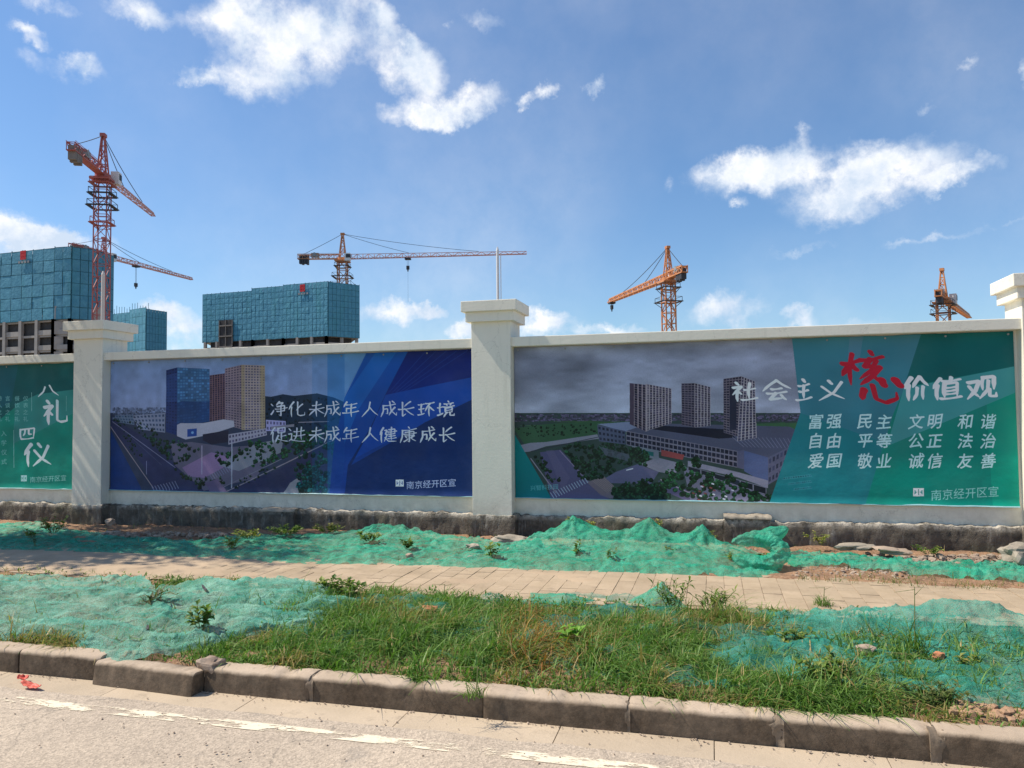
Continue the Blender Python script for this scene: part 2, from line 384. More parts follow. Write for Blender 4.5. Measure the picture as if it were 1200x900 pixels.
MAT = dict(
    plaster=m_plaster(), footing=m_footing(), asphalt=m_asphalt(), soil=m_soil(), paint=m_paint(), leaf=m_leaf(),
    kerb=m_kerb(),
    gutter=m_stone('gutter_concrete', (.40, .325, .235), (.475, .385, .28), (.26, .21, .155), 6),
    paver=m_stone('dusty_paver', (.34, .26, .17), (.43, .335, .23), (.23, .175, .12), 7),
    bed=m_stone('paving_bed', (.28, .20, .135), (.38, .28, .19), (.20, .145, .10), 16),
    netthin=m_net('thin_dusty_debris_net', (.025, .33, .25), (.11, .50, .40), (.28, .30, .20), (.50, .92), .55), rubble=m_stone('rubble', (.26, .19, .14), (.44, .35, .27)),
    slab=m_stone('old_concrete', (.22, .19, .15), (.40, .35, .28), (.08, .065, .05), 9),
    clod=m_stone('earth_clod', (.30, .17, .09), (.42, .27, .17)), clay=m_stone('fired_clay', (.42, .17, .08), (.55, .26, .13)),
    net=m_net('green_debris_net', (.012, .41, .25), (.08, .56, .38), (.42, .44, .36), (.62, .96), .5),
    netold=m_net('faded_debris_net', (.05, .38, .28), (.27, .60, .47), (.42, .45, .35), (.60, .97), .65),
    netblue=m_net('thin_debris_net', (.02, .30, .24), (.08, .42, .34), (.20, .26, .16), (.25, .7), .45),
    red=simple('red_oxide_steel', (.33, .09, .085), (.44, .15, .13), .8, .55), orange=simple('orange_steel', (.46, .18, .07), (.58, .27, .12), .8, .5),
    pale=simple('pale_red_steel', (.50, .26, .22), (.62, .36, .30), .5, .55), grey=simple('grey_steel', (.20, .21, .22), (.30, .31, .32), 1, .5),
    dark=simple('dark_steel', (.03, .035, .045), (.06, .06, .07), 2, .6), white=simple('white_enamel', (.75, .74, .72), (.66, .66, .65), 3, .45),
    weight=simple('cast_concrete_weight', (.16, .15, .14), (.24, .22, .20), 1, .85),
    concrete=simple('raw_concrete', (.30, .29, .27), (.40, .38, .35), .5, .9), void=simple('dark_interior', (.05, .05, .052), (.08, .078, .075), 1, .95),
    sitenet=m_sitenet(), netframe=simple('net_batten', (.02, .10, .14), (.03, .14, .18), 1, .7),
    pole=simple('galvanised_pole', (.62, .56, .50), (.70, .64, .58), 2, .45), redsign=simple('red_sign', (.50, .03, .04)), bark=simple('bark', (.10, .07, .045), (.17, .12, .08), 14, .9, bump=.8, bscale=20, bdist=.03),
    field=simple('site_ground', (.22, .16, .11), (.30, .24, .16), .08, .95), plastic=simple('red_plastic', (.55, .07, .05), (.62, .14, .09), 30, .5), cable=simple('steel_rope', (.05, .05, .055)),
)
# ------------------------------------------------------------------ ground, road
GZ = 0.15
tag(MB().add([(-3000,-3000,-.03),(3000,-3000,-.03),(3000,3000,-.03),(-3000,3000,-.03)], [(0,1,2,3)]).build('ground', MAT['field']), 'bare earth stretching to the horizon', kind='structure')
xs = np.linspace(-16, 12, 281)
V, F = grid(list(xs), lambda x: (-8, 3.645+.035*fbm(x*1.7, 3, 2)+.012*fbm(x*9, 1, 2)), lambda x, y, t: (x, y, .0015*fbm(x*.7, y*.7)+.0005+(.007 if y > 3.3 else 0)), 80)
tag(meshobj('road', npmesh('road', V, F, MAT['asphalt'])), 'pale dusty asphalt road in front of the kerb', kind='structure')
gut = tag(empty('gutter', (0, 3.74, 0)), 'strip of pale concrete gutter slabs along the kerb foot', kind='structure')
gj = [-12, -10.8, -9.6, -8.4, -7.3, -6.3, -5.35, -4.35, -3.45, -2.55, -1.62, -.78, -.02, .75, 1.6, 2.6, 3.8, 5.2, 7, 9]
for a, b in zip(gj[:-1], gj[1:]):
    dz = random.uniform(0, .006)
    MB().box(a+.002, b-.002, 3.625+random.uniform(-.012, .012), 3.868, -.06, .004+dz*.3).build('gutter_slab', MAT['gutter'], gut, bevel=.002)
# worn white line on the road
V, F = grid(list(np.linspace(-9, 8, 200)), lambda x: (3.44, 3.53), lambda x, y, t: (x, y, .0015*fbm(x*.7, y*.7)+.0105), 4)
tag(meshobj('road_marking', npmesh('road_marking', V, F, MAT['paint'])), 'worn white edge line on the road beside the gutter', kind='structure')

# ------------------------------------------------------------------ kerb
kerb = tag(empty('kerb', (0, 3.95, 0)), 'row of rounded concrete kerb stones', kind='structure')
def kerb_mesh(L, seed):
    n = 40; prof = []
    W_, H_, R_ = .15, .142, .028
    prof += [(0, -.05), (0, .05), (.002, H_-R_)]
    for i in range(1, 7):
        t = i/6*PI/2; prof.append((R_-R_*math.cos(t)+.002, H_-R_+R_*math.sin(t)))
    prof += [(W_*.7, H_+.003), (W_, H_-.004), (W_, -.05)]
    m = len(prof); V = []; 
    for i in range(n):
        x = L*i/(n-1)-L/2
        e = min(i, n-1-i); ch = .005 if e == 0 else 0
        for (y, z) in prof:
            q = .0035*fbm(x*3+seed*9, y*4, z*4+seed)+.003*fbm(x*22+seed, y*20, z*22)
            chip = max(0, fbm(x*4+seed*3.1, 4.2, seed)-.25)*.04 if z > .06 else 0
            V.append((x*(1-.0), y+q+ch+chip*.6, z+q-chip-ch*.6 if z > 0 else z))
    F = [(i*m+j, i*m+j+1, (i+1)*m+j+1, (i+1)*m+j) for i in range(n-1) for j in range(m-1)]
    me = MB(); me.add(V, F); b = len(V)
    me.f.append(tuple(range(m))); me.f.append(tuple((n-1)*m+j for j in range(m))[::-1])
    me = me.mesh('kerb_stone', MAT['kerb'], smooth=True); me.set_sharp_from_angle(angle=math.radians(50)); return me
kj = [-9.3, -8.55, -7.8, -7.05, -6.3, -5.6, -4.9, -4.28, -3.66, -2.91, -2.22, -1.20, -.44, .27, .965, 1.70, 2.45, 3.2, 3.95, 4.7]
for i, (a, b) in enumerate(zip(kj[:-1], kj[1:])):
    if abs(a+3.66) < .01:
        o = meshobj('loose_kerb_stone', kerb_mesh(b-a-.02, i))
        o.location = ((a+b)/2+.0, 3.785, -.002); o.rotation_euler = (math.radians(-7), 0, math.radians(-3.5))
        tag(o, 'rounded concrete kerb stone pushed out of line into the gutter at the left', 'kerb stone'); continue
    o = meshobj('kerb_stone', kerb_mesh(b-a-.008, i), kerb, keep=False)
    o.location = ((a+b)/2, 3.868-3.95+random.uniform(-.008, .008), random.uniform(-.006, .006)); o.rotation_euler = (random.uniform(-.02, .02), random.uniform(-.008, .008), random.uniform(-.008, .008))

for jx, w_ in ((.27, .05), (.965, .045), (-.44, .02), (-2.22, .03)):
    rough_box(jx-w_*.7, jx+w_*.7, 3.866, 3.93, .0, .12, 14, 10, .016, .02, jx*5).build('mortar_joint', m_stone('joint_mortar', (.13, .10, .07), (.25, .19, .135)), kerb, smooth=True)
# ------------------------------------------------------------------ verges
def verge_h(x, y): return GZ-.02-.02*max(0, 1-(y-3.95)/.6)+.035*fbm(x*1.1, y*1.6, 3)+.02*fbm(x*5, y*5, 1)+.012*fbm(x*17, y*17, 1)
V, F = grid(list(np.linspace(-10.5, 6, 331)), lambda x: (3.97, 5.97), lambda x, y, t: (x, y, verge_h(x, y)-.06*max(0, 1-(y-3.97)/.12)-.015*max(0, 1-(5.97-y)/.1)), 56)
tag(meshobj('verge_soil', npmesh('verge_soil', V, F, MAT['soil'])), 'bumpy reddish earth of the strip between kerb and footpath', kind='structure')
def bank_h(x, y): return GZ+.0+.02*fbm(x*1.3, y*1.6, 8)+.02*fbm(x*6, y*6, 2)+.012*fbm(x*18, y*18, 1)-.03*max(0, (y-8.5)/.5)
V, F = grid(list(np.linspace(-12, 6, 361)), lambda x: (6.93, 9.0), lambda x, y, t: (x, y, bank_h(x, y)-.07*max(0, 1-(y-6.93)/.15)), 60)
tag(meshobj('wall_foot_soil', npmesh('wall_foot_soil', V, F, MAT['soil'])), 'rough earth between footpath and wall', kind='structure')

# footpath with single pavers
walk = tag(empty('footpath', (0, 6.4, GZ)), 'dusty footpath of small clay-coloured pavers', kind='structure')
V, F = grid(list(np.linspace(-12, 6, 181)), lambda x: (5.85, 7.08), lambda x, y, t: (x, y, GZ-.006+.007*fbm(x*.9, y*.9, 5)), 16)
meshobj('paving_bed', npmesh('paving_bed', V, F, MAT['bed']), walk)
PW, PL = .148, .248
pav = [MB().box(-PW/2+.002, PW/2-.0012, -PL/2+.0012, PL/2-.0012, -.05, 0).mesh('paver', MAT['paver'], bevel=.002) for _ in range(1)]
cells = []
for i in range(int(-11.5/PW), int(5.8/PW)):
    for j in range(5):
        x = i*PW; y = 5.80+PL*(j+.5)+(PL/2 if i % 2 else 0)
        if y > 7.1: continue
        y += .03*math.sin(x*.7); cells.append((x, y))
cells.sort(key=lambda c: (c[0]+.4)**2/9+(c[1]-6.2)**2)
def paver_z(x, y): return GZ+.008*fbm(x*.9, y*.9, 5)+random.uniform(-.0015, .0015)
rest = MB()
for k, (x, y) in enumerate(cells):
    z = paver_z(x, y)
    if k < 300:
        o = meshobj('paver', pav[0], walk, keep=False); o.location = (x, y-6.4, z-GZ); o.rotation_euler = (random.gauss(0, .004), random.gauss(0, .004), random.gauss(0, .008))
    else:
        z -= .004; rest.box(x-PW/2+.003, x+PW/2-.003, y-PL/2+.003, y+PL/2-.003, z-.05, z)
o = rest.build('far_pavers', MAT['paver'], walk, bevel=0); o['kind'] = 'stuff'
# drifted dust over the left part of the path
def dust_h(x, y, t):
    cover = .5+.5*math.tanh((-4.4-x)/1.1); edge = -.035*abs(2*t-1)**5
    return (x, y, GZ-.014+.024*cover+.03*max(0, fbm(x*1.1, y*2.5, 19))+.007*fbm(x*2.2, y*4, 9)+edge)
V, F = grid(list(np.linspace(-12, 6, 361)), lambda x: (5.82, 7.10), dust_h, 30)
tag(meshobj('path_dust', npmesh('path_dust', V, F, MAT['bed'] if 0 else m_stone('drifted_dust', (.36, .27, .18), (.46, .35, .235), (.30, .22, .15), 6))), 'thin drifts of dust lying over the footpath', kind='stuff')

# ------------------------------------------------------------------ boundary wall
WY = 9.0
wall = tag(empty('boundary_wall', (-2.6, 9.1, GZ)), 'long off-white rendered site wall with capped square pillars and concrete footing', 'wall')
PC = [-14.6, -8.6, -2.6, 3.37, 9.37]
Z_F, Z_B0, Z_B1, Z_C = .385, .60, 2.44, 2.56
for i in range(len(PC)-1):
    a, b = PC[i]+.25, PC[i+1]-.25
    # wall leaf: finely gridded so the render is not dead flat
    V, F = grid(list(np.linspace(a-.02, b+.02, 90)), lambda x: (Z_F-.06, Z_B1+.02), lambda x, z, t: (x, WY+.004*fbm(x*.9, z*.9, 2), z+(.02*fbm(x*9, 1, 4)+.012*fbm(x*30, 1, 4) if t == 0 else 0)), 24)
    o = meshobj('wall_panel', npmesh('wall_panel', V, F[:, ::-1], MAT['plaster']), wall)
    MB().box(a-.02, b+.02, WY+.02, WY+.24, -.02, Z_B1).build('wall_core', MAT['plaster'], wall)
    MB().box(a-.02, b+.02, WY-.14, WY+.27, Z_B1+.004, Z_C).build('coping', MAT['plaster'], wall, bevel=.008)
    rough_box(a-.25, b+.25, WY-.075, WY+.05, -.03, Z_F, 220, 10, .018, .022, i*3.3).build('footing', MAT['footing'], wall, smooth=True)
for k, cx in enumerate(PC):
    y0 = 8.83
    sh = MB().box(cx-.25, cx+.25, y0, y0+.47, Z_F-.01, 2.76).build('pillar', MAT['plaster'], wall, bevel=.006)
    MB().box(cx-.307, cx+.307, y0-.057, y0+.527, 2.755, 2.878).build('cap_moulding', MAT['plaster'], sh, bevel=.006)
    MB().box(cx-.352, cx+.352, y0-.102, y0+.572, 2.876, 3.008).build('cap_slab', MAT['plaster'], sh, bevel=.008)
    rough_box(cx-.29, cx+.29, y0-.035, WY+.02, -.03, Z_F+.008, 40, 10, .016, .014, k*7.7+1).build('footing', MAT['footing'], wall, smooth=True)
for (pa, pb, py_, sd_) in ((308, 345, 598, 3.), (849, 903, 606, 9.)):
    a = at_y(pa, py_, WY-.14); b = at_y(pb, py_, WY-.14)
    blk = rough_box(a.x, b.x, WY-.16, WY, -.03, a.z-.01, 34, 8, .008, .012, sd_).build('footing', MAT['footing'], wall, smooth=True)
    blk['label'] = 'square concrete block standing proud of the footing'
    cap = rough_box(a.x-.01, b.x+.01, WY-.168, WY, a.z-.012, a.z+.018, 34, 3, .01, .012, sd_+2).build('mortar_crust', MAT['slab'], blk, smooth=True)

# ------------------------------------------------------------------ printed banners (flat print drawn here into a picture in memory)
K_PRINT = 1.5
GLYPH = {
'核':'5,32 42,26;26,5 24,95;25,32 4,66;27,40 40,55;68,3 74,14;46,25 96,20;68,24 54,46 80,43;82,30 70,58 44,80;90,50 74,74 46,97;74,72 94,94',
'心':'12,45 8,68;30,35 38,70 60,82 84,74 82,58;50,25 58,42;80,28 94,46',
'社':'20,5 28,15;8,28 40,24 6,62;25,45 25,96;30,50 40,62;50,42 90,38;70,12 68,86;42,90 98,85',
'会':'50,4 5,48;50,4 96,44;34,42 66,40;20,60 82,57;48,60 28,88 74,84;66,72 82,94',
'主':'46,4 56,16;20,30 80,26;26,56 74,53;50,30 50,88;8,92 94,87',
'义':'42,6 54,22;86,14 60,60 8,94;18,30 50,64 96,94',
'价':'30,4 4,46;20,32 20,96;64,4 36,44;64,4 98,42;54,46 52,74 38,96;78,44 78,96',
'值':'28,4 4,46;18,32 18,96;34,16 94,13;64,3 62,28;42,28 42,86;42,28 84,26 84,86;42,46 84,44;42,60 84,58;42,73 84,72;30,92 98,88',
'观':'6,26 42,22 30,60 4,92;10,42 44,88;54,10 54,60;54,10 90,8 90,60;72,22 70,60 44,94;76,56 77,86 98,88 98,72',
'八':'36,20 28,55 4,90;56,12 70,55 96,88',
'礼':'20,5 28,15;8,28 40,24 6,62;25,45 25,96;30,50 40,60;58,6 58,82 72,90 96,88 96,68',
'四':'12,18 16,86;12,18 90,14 84,84;38,20 36,46 26,62;58,18 58,52 76,54;16,82 84,80',
'仪':'28,4 4,46;18,32 18,96;54,6 64,20;88,16 70,62 34,96;40,32 64,66 98,94',
'净':'6,16 16,28;4,78 20,52;52,4 34,26;44,14 72,12 58,28;38,34 80,30 80,66;28,48 96,45;38,63 80,61;60,32 60,92 48,84',
'化':'34,4 6,48;22,34 22,96;84,22 48,58;56,6 56,84 70,92 96,90 96,72',
'未':'26,26 76,22;10,48 92,44;50,4 50,96;50,48 8,84;50,48 94,82',
'成':'18,26 86,22;18,26 18,60 4,94;20,48 42,46 42,78 32,74;54,4 62,60 92,92 94,74;84,42 50,88;70,4 82,14',
'年':'30,4 12,34;24,22 86,18;28,44 80,41;28,44 28,68;6,70 96,66;56,20 56,98',
'人':'52,6 44,50 4,94;50,40 96,92',
'长':'76,6 40,34;8,48 94,44;30,6 30,92 50,78;44,48 94,92',
'环':'6,20 40,17;10,48 38,45;4,82 42,74;24,18 24,78;48,16 96,13;74,16 44,62;68,34 68,96;74,42 96,64',
'境':'4,38 32,34;18,12 18,76;4,84 36,72;64,3 68,10;42,18 92,15;54,22 58,30;80,20 74,30;38,36 98,33;48,44 48,70;48,44 86,42 86,70;48,57 86,56;48,70 86,69;58,70 38,98;74,70 74,90 98,92 98,80',
'促':'28,4 4,46;18,32 18,96;46,10 46,38;46,10 86,8 84,38;46,38 84,36;66,38 66,84;66,60 90,57;48,54 32,94;42,74 98,94',
'进':'8,10 18,22;4,42 22,40 20,72 4,86;20,78 96,94;36,30 94,27;34,56 98,53;52,8 50,56 36,82;78,6 78,84',
'健':'24,4 4,46;14,32 14,96;30,22 44,20 34,46 46,46 28,90;32,66 52,90 98,94;54,20 88,18 88,46;48,33 98,31;54,47 88,45;56,60 90,58;50,74 96,72;70,6 70,86',
'康':'50,3 56,12;14,20 94,16;16,20 14,60 2,96;30,34 80,32 80,54;22,44 94,42;30,55 80,53;54,26 54,94 44,88;34,62 42,70;24,90 48,74;80,58 62,72;62,70 92,92'}
class Art:
    RES = 400
    def __init__(s, x0, x1, z0, z1):
        s.x0, s.z0, s.w, s.h = x0, z0, x1-x0, z1-z0
        s.W, s.H = int(s.w*s.RES), int(s.h*s.RES)
        s.a = np.zeros((s.H, s.W, 3)); s.R = random.Random(3)
    def P(s, pts):      # place on the photo -> place on the print
        r = []
        for (x, y) in pts:
            p = at_y(x, y, WY-.012); r.append(((p.x-s.x0)*s.RES, (p.z-s.z0)*s.RES))
        return np.array(r)
    def win(s, q, pad=2):
        x0, y0 = np.floor(q.min(0)-pad).astype(int); x1, y1 = np.ceil(q.max(0)+pad).astype(int)
        x0, y0, x1, y1 = max(x0, 0), max(y0, 0), min(x1, s.W), min(y1, s.H)
        if x1 <= x0 or y1 <= y0: return None
        Y, X = np.mgrid[y0:y1, x0:x1]; return (slice(y0, y1), slice(x0, x1)), X+.5, Y+.5
    def inside(s, q, X, Y):
        m = np.zeros(X.shape, bool); n = len(q)
        for i in range(n):
            (xa, ya), (xb, yb) = q[i], q[(i+1) % n]
            if abs(yb-ya) < 1e-9: continue
            c = ((ya > Y) != (yb > Y)) & (X < (xb-xa)*(Y-ya)/(yb-ya)+xa); m ^= c
        return m
    def poly(s, pts, c, al=1., c2=None, canvas=False, ax=1):
        q = np.array(pts, float) if canvas else s.P(pts)
        w = s.win(q)
        if w is None: return
        sl, X, Y = w; m = s.inside(q, X, Y).astype(float)[..., None]*al
        col = np.array(c, float)/255
        if c2 is not None:
            A = Y if ax == 1 else X; lo, hi = q[:, ax].min(), q[:, ax].max()
            t = ((A-lo)/(hi-lo+1e-9))[..., None].clip(0, 1); col = np.array(c2, float)/255*(1-t)+col*t if ax == 1 else col*(1-t)+np.array(c2, float)/255*t
        s.a[sl] = s.a[sl]*(1-m)+col*m
    def line(s, a, b, c, wpx=.6, al=1.):
        (ax, ay), (bx, by) = a, b; L = math.hypot(bx-ax, by-ay)+1e-9; nx, ny = -(by-ay)/L*wpx/2, (bx-ax)/L*wpx/2
        s.poly([(ax+nx, ay+ny), (bx+nx, by+ny), (bx-nx, by-ny), (ax-nx, ay-ny)], c, al)
    def disc(s, x, y, r, c, al=1.):
        q = s.P([(x, y)])[0]; R = r*4.1; w = s.win(np.array([q-R, q+R]))
        if w is None: return
        sl, X, Y = w; m = (((X-q[0])**2+((Y-q[1])*1.15)**2) < R*R)[..., None]*al
        s.a[sl] = s.a[sl]*(1-m)+np.array(c, float)/255*m
    def trees(s, pts, n, r=(1., 2.4), base=(30, 62, 42)):
        q = s.P(pts); xs_ = [p[0] for p in pts]; ys_ = [p[1] for p in pts]
        k = 0
        while k < n:
            x, y = s.R.uniform(min(xs_), max(xs_)), s.R.uniform(min(ys_), max(ys_)); p = s.P([(x, y)])[0]
            if not s.inside(q, np.array([[p[0]]]), np.array([[p[1]]]))[0, 0]: k += .2; continue
            k += 1; R = s.R.uniform(*r); f = s.R.uniform(.55, 1.1)
            s.disc(x, y+R*.4, R, [v*f*.55 for v in base])
            for _ in range(4):
                g = s.R.uniform(.7, 1.25); s.disc(x+s.R.gauss(0, R*.45), y+s.R.gauss(-.2, R*.4), R*s.R.uniform(.25, .5), [v*f*g for v in base])
    def tower(s, a, b, c, d, wall_, win, nx, ny, gx=.45, gy=.5):
        """a b top-left/right, c d bottom-right/left on the photo"""
        s.poly([a, b, c, d], wall_)
        A, B, C_, D = map(np.array, (a, b, c, d))
        for i in range(nx):
            for j in range(ny):
                f0, f1 = (i+.5-gx/2*1.3)/nx, (i+.5+gx/2*1.3)/nx; g0, g1 = (j+.5-gy/2)/ny, (j+.5+gy/2)/ny
                Q = lambda u, v: tuple((A*(1-u)+B*u)*(1-v)+(D*(1-u)+C_*u)*v)
                k = s.R.uniform(.75, 1.2)
                s.poly([Q(f0, g0), Q(f1, g0), Q(f1, g1), Q(f0, g1)], [min(255, v*k) for v in win])
    def brush(s, ch, x0, y0, x1, y1, col, wt=.085):
        mask = np.zeros((s.H, s.W)) if False else None
        pts_all = []
        for st in GLYPH[ch].split(';'):
            p = [tuple(map(float, t.split(','))) for t in st.split()]
            p = np.array([(x, y-.10*(x-50)) for x, y in p])
            seg = np.r_[0, np.cumsum(np.hypot(*np.diff(p, axis=0).T))]; L = seg[-1]; n = max(8, int(L/1.1))
            ts = np.linspace(0, 1, n)
            X = np.interp(ts*L, seg, p[:, 0]); Y = np.interp(ts*L, seg, p[:, 1])
            if len(p) == 2:      # a little arch as a hand draws it
                d = (p[1]-p[0])/L; bow = np.sin(ts*PI)*L*.045; X += -d[1]*bow; Y += d[0]*bow
            elif len(p) > 2:
                kx = np.ones(5)/5; Xp, Yp = np.pad(X, 2, 'edge'), np.pad(Y, 2, 'edge'); X, Y = np.convolve(Xp, kx, 'valid'), np.convolve(Yp, kx, 'valid')
            horiz = abs(p[-1][1]-p[0][1]) < abs(p[-1][0]-p[0][0])*.3
            prof = (1.15-.55*np.sin(ts*PI)*(1 if horiz else .3)) * np.where(ts > .72, 1-(ts-.72)/.28*(.25 if horiz else .72), 1.)
            w = wt*s.R.uniform(.85, 1.2)*(1. if L > 30 else 1.15)
            for xx, yy, rr in zip(X, Y, prof*w*50): pts_all.append((xx, yy, rr))
        sx, sy = (x1-x0)/100, (y1-y0)/100
        c = np.array(col, float)/255
        for xx, yy, rr in pts_all:
            q = s.P([(x0+xx*sx, y0+yy*sy)])[0]; R = rr*abs(sy)*4.1*1.05
            w = s.win(np.array([q-R-1, q+R+1]))
            if w is None: continue
            sl, XX, YY = w; u = (XX-q[0])+(YY-q[1])*.5; v = (YY-q[1])
            m = (np.clip(R-np.sqrt(u*u*.75+v*v*1.1)+.5, 0, 1))[..., None]; s.a[sl] = s.a[sl]*(1-m)+c*m
    def text(s, txt, cx, cy, size, col, al=1., bold=.02, slant=0.):
        cu = bpy.data.curves.new('lettering', 'FONT'); cu.body = txt; cu.align_x = 'CENTER'; cu.offset = 0; cu.resolution_u = 3; cu.size = 1
        o = bpy.data.objects.new('lettering', cu); C.objects.link(o); dg = bpy.context.evaluated_depsgraph_get()
        me = bpy.data.meshes.new_from_object(o.evaluated_get(dg)); me.calc_loop_triangles()
        v = np.array([p.co[:2] for p in me.vertices]); bpy.data.objects.remove(o); bpy.data.curves.remove(cu)
        if len(v):
            mid = (v.max(0)+v.min(0))/2; v = v-mid; v[:, 0] += v[:, 1]*slant
            v[:, 1] += v[:, 0]*.06
            wob = np.c_[np.sin(v[:, 1]*9+cx)*.02, np.sin(v[:, 0]*8+cy)*.02] if slant or bold > .02 else 0
            v = v+wob; c = np.array(col, float)/255; e = bold*.9
            for ox, oy in (((-e, 0), (e, 0), (0, e), (0, -e)) if bold > .015 else ((0, 0),)):
                q = s.P([(cx+(a+ox)*size, cy-(b+oy)*size) for a, b in v])
                for t in me.loop_triangles:
                    T = q[list(t.vertices)]; w = s.win(T, 0)
                    if w is None: continue
                    sl, X, Y = w; m = s.inside(T, X, Y)[..., None]*al; s.a[sl] = s.a[sl]*(1-m)+c*m
        bpy.data.meshes.remove(me)
    def logo(s, x0, y0, x1, y1, col, bgc):
        w, h = x1-x0, y1-y0; s.poly([(x0, y0), (x1, y0), (x1, y1), (x0, y1)], col)
        X = lambda u, v: (x0+u*w, y0+v*h)
        s.line(X(.5, .12), X(.5, .88), bgc, w*.07); s.poly([X(.12, .2), X(.4, .45), X(.12, .8)], bgc, .7); s.poly([X(.88, .2), X(.6, .45), X(.88, .8)], bgc, .7)
        s.line(X(.28, .15), X(.28, .5), col, w*.08); s.line(X(.72, .15), X(.72, .5), col, w*.08)
    def speckle(s, amp, sc):
        h, w = s.H//sc+2, s.W//sc+2; n = rng.normal(0, amp, (h, w)); n = np.kron(n, np.ones((sc, sc)))[:s.H, :s.W]; s.a = (s.a*(1+n[..., None])).clip(0, 1)
    def soft(s, amp, cell, ax=(1, 1), region=None):
        ch, cw = max(2, int(s.H/(cell*ax[1]))+2), max(2, int(s.W/(cell*ax[0]))+2)
        g = rng.normal(0, amp, (ch, cw)); yy, xx = np.linspace(0, ch-1.001, s.H), np.linspace(0, cw-1.001, s.W)
        yi, xi = yy.astype(int), xx.astype(int); fy, fx = (yy-yi)[:, None], (xx-xi)[None]; fy, fx = fy*fy*(3-2*fy), fx*fx*(3-2*fx)
        n = g[yi][:, xi]*(1-fy)*(1-fx)+g[yi+1][:, xi]*fy*(1-fx)+g[yi][:, xi+1]*(1-fy)*fx+g[yi+1][:, xi+1]*fy*fx
        s.a = (s.a*(1+n[..., None])).clip(0, 1)
    def material(s, name):
        im = bpy.data.images.new(name, s.W, s.H, float_buffer=True)
        a = (lin(s.a.clip(0, 1)*.999)*K_PRINT).clip(0, .85); im.colorspace_settings.name = 'Linear Rec.709' if 'Linear Rec.709' in [e.name for e in im.colorspace_settings.bl_rna.properties['name'].enum_items] else 'Non-Color'
        im.pixels.foreach_set(np.dstack([a, np.ones((s.H, s.W))]).astype(np.float32).ravel()); im.update(); im.pack()
        t = NT(name); tx = t.n('ShaderNodeTexImage'); tx.image = im; tx.extension = 'EXTEND'; uvn = t.n('ShaderNodeUVMap'); uvn.uv_map = 'UVMap'; t.l(uvn.outputs[0], tx.inputs[0])
        c = t.mix(t.rng(t.noise(2.2, 6, .6), .45, .75, 0, .04), tx.outputs[0], (.42, .42, .40))
        t.col(c); t.set(Roughness=.5); t.b.inputs['Specular IOR Level'].default_value = .2
        t.bump(t.noise(4, 5, .55, t.scaled((.7, 1, .9))), .35, .03); return t.m
def hang_banner(art, mat, label, seed):
    root = None
    x0, x1, z0, z1 = art.x0, art.x0+art.w, art.z0, art.z0+art.h
    def hf(x, z, t):
        e = min(1, 3*t)*.6+.1
        y = WY-.014-.006*max(0, fbm(x*1.4, z*1.1, seed))-.004*math.sin(x*2.3+z*3.1+seed)*(1-t)-.004
        zz = z+(.006*fbm(x*2.5, 0, seed) if t == 0 or t == 1 else 0)
        if t == 0: y -= .016+.010*fbm(x*4, 3, seed)
        return (x, y, zz)
    xs_ = list(np.linspace(x0, x1, int((x1-x0)*22)+2))
    V, F = grid(xs_, lambda x: (z0, z1), hf, 46)
    me = npmesh('banner', V, F[:, ::-1], mat)
    uvl = me.uv_layers.new(name='UVMap'); li = np.zeros(len(me.loops), np.int32); me.loops.foreach_get('vertex_index', li)
    co = V[li]; uvl.data.foreach_set('uv', np.c_[(co[:, 0]-x0)/art.w, (co[:, 2]-z0)/art.h].astype(np.float32).ravel())
    o = meshobj('banner', me); tag(o, label, 'banner', 'printed banners on the wall')
    # folded hem along the foot
    V, F = grid(xs_, lambda x: (0, 1), lambda x, y, t: (x, WY-.040-.006*math.sin(t*PI)+.004*fbm(x*3, 1, seed)-.006*fbm(x*4, 3, seed)+.02*t, z0-.008+.016*t+.006*fbm(x*2.5, 0, seed)), 4)
    hem = simple('banner_hem', lin(np.array([120, 165, 175])), lin(np.array([150, 190, 195])), 9, .35)
    meshobj('hem', npmesh('hem', V, F[:, ::-1], hem), o)
    # lashing eyelets with a short cord along the top
    n = int((x1-x0)/.6)
    for k in range(n+1):
        ex = x0+.05+(x1-x0-.1)*k/n
        MB().cyl((ex, WY-.028, z1-.03), (ex, WY-.020, z1-.03), .011, n=10).build('eyelet', MAT['grey'], o)
    return o
WH = (186, 190, 205)
# --- left banner
A = Art(-14.2, -8.872, Z_B0, Z_B1-.004)
A.poly([(-700, 300), (120, 300), (120, 700), (-700, 700)], (0, 116, 100))
A.poly([(-700, 380), (120, 380), (120, 452), (60, 462), (20, 476), (-10, 500), (-700, 560)], (0, 74, 74))
A.poly([(91, 456), (45, 462), (18, 474), (16, 520), (45, 506), (91, 482)], (40, 118, 112))
A.poly([(-30, 420), (22, 426), (14, 470), (-30, 500)], (16, 78, 90), .8)
for ch, b in zip('八礼四仪', ((44, 450, 70, 466), (50, 468, 80, 498), (22, 500, 43, 517), (28, 519, 61, 547))): A.brush(ch, *b, (188, 214, 216), .13)
for x, w_ in ((30.5, '仪表之礼'), (20.5, '餐饮之礼'), (9.5, '言谈之礼'), (0, '待人之礼'), (-10, '行走之礼'), (-20, '观赏之礼')):
    for k, c_ in enumerate(w_): A.text(c_, x, 467+k*8, 6.2, (120, 175, 170), .8, .01)
for x, w_ in ((5, '入学仪式'), (-14, '成长仪式')):
    for k, c_ in enumerate(w_): A.text(c_, x, 508+k*11, 7, (130, 180, 175), .8, .01)
A.line((37.5, 460), (37.5, 482), (110, 165, 160), .5); A.line((16.6, 504), (16.6, 548), (110, 165, 160), .6); A.line((78, 464), (78, 482), (90, 150, 145), .5)
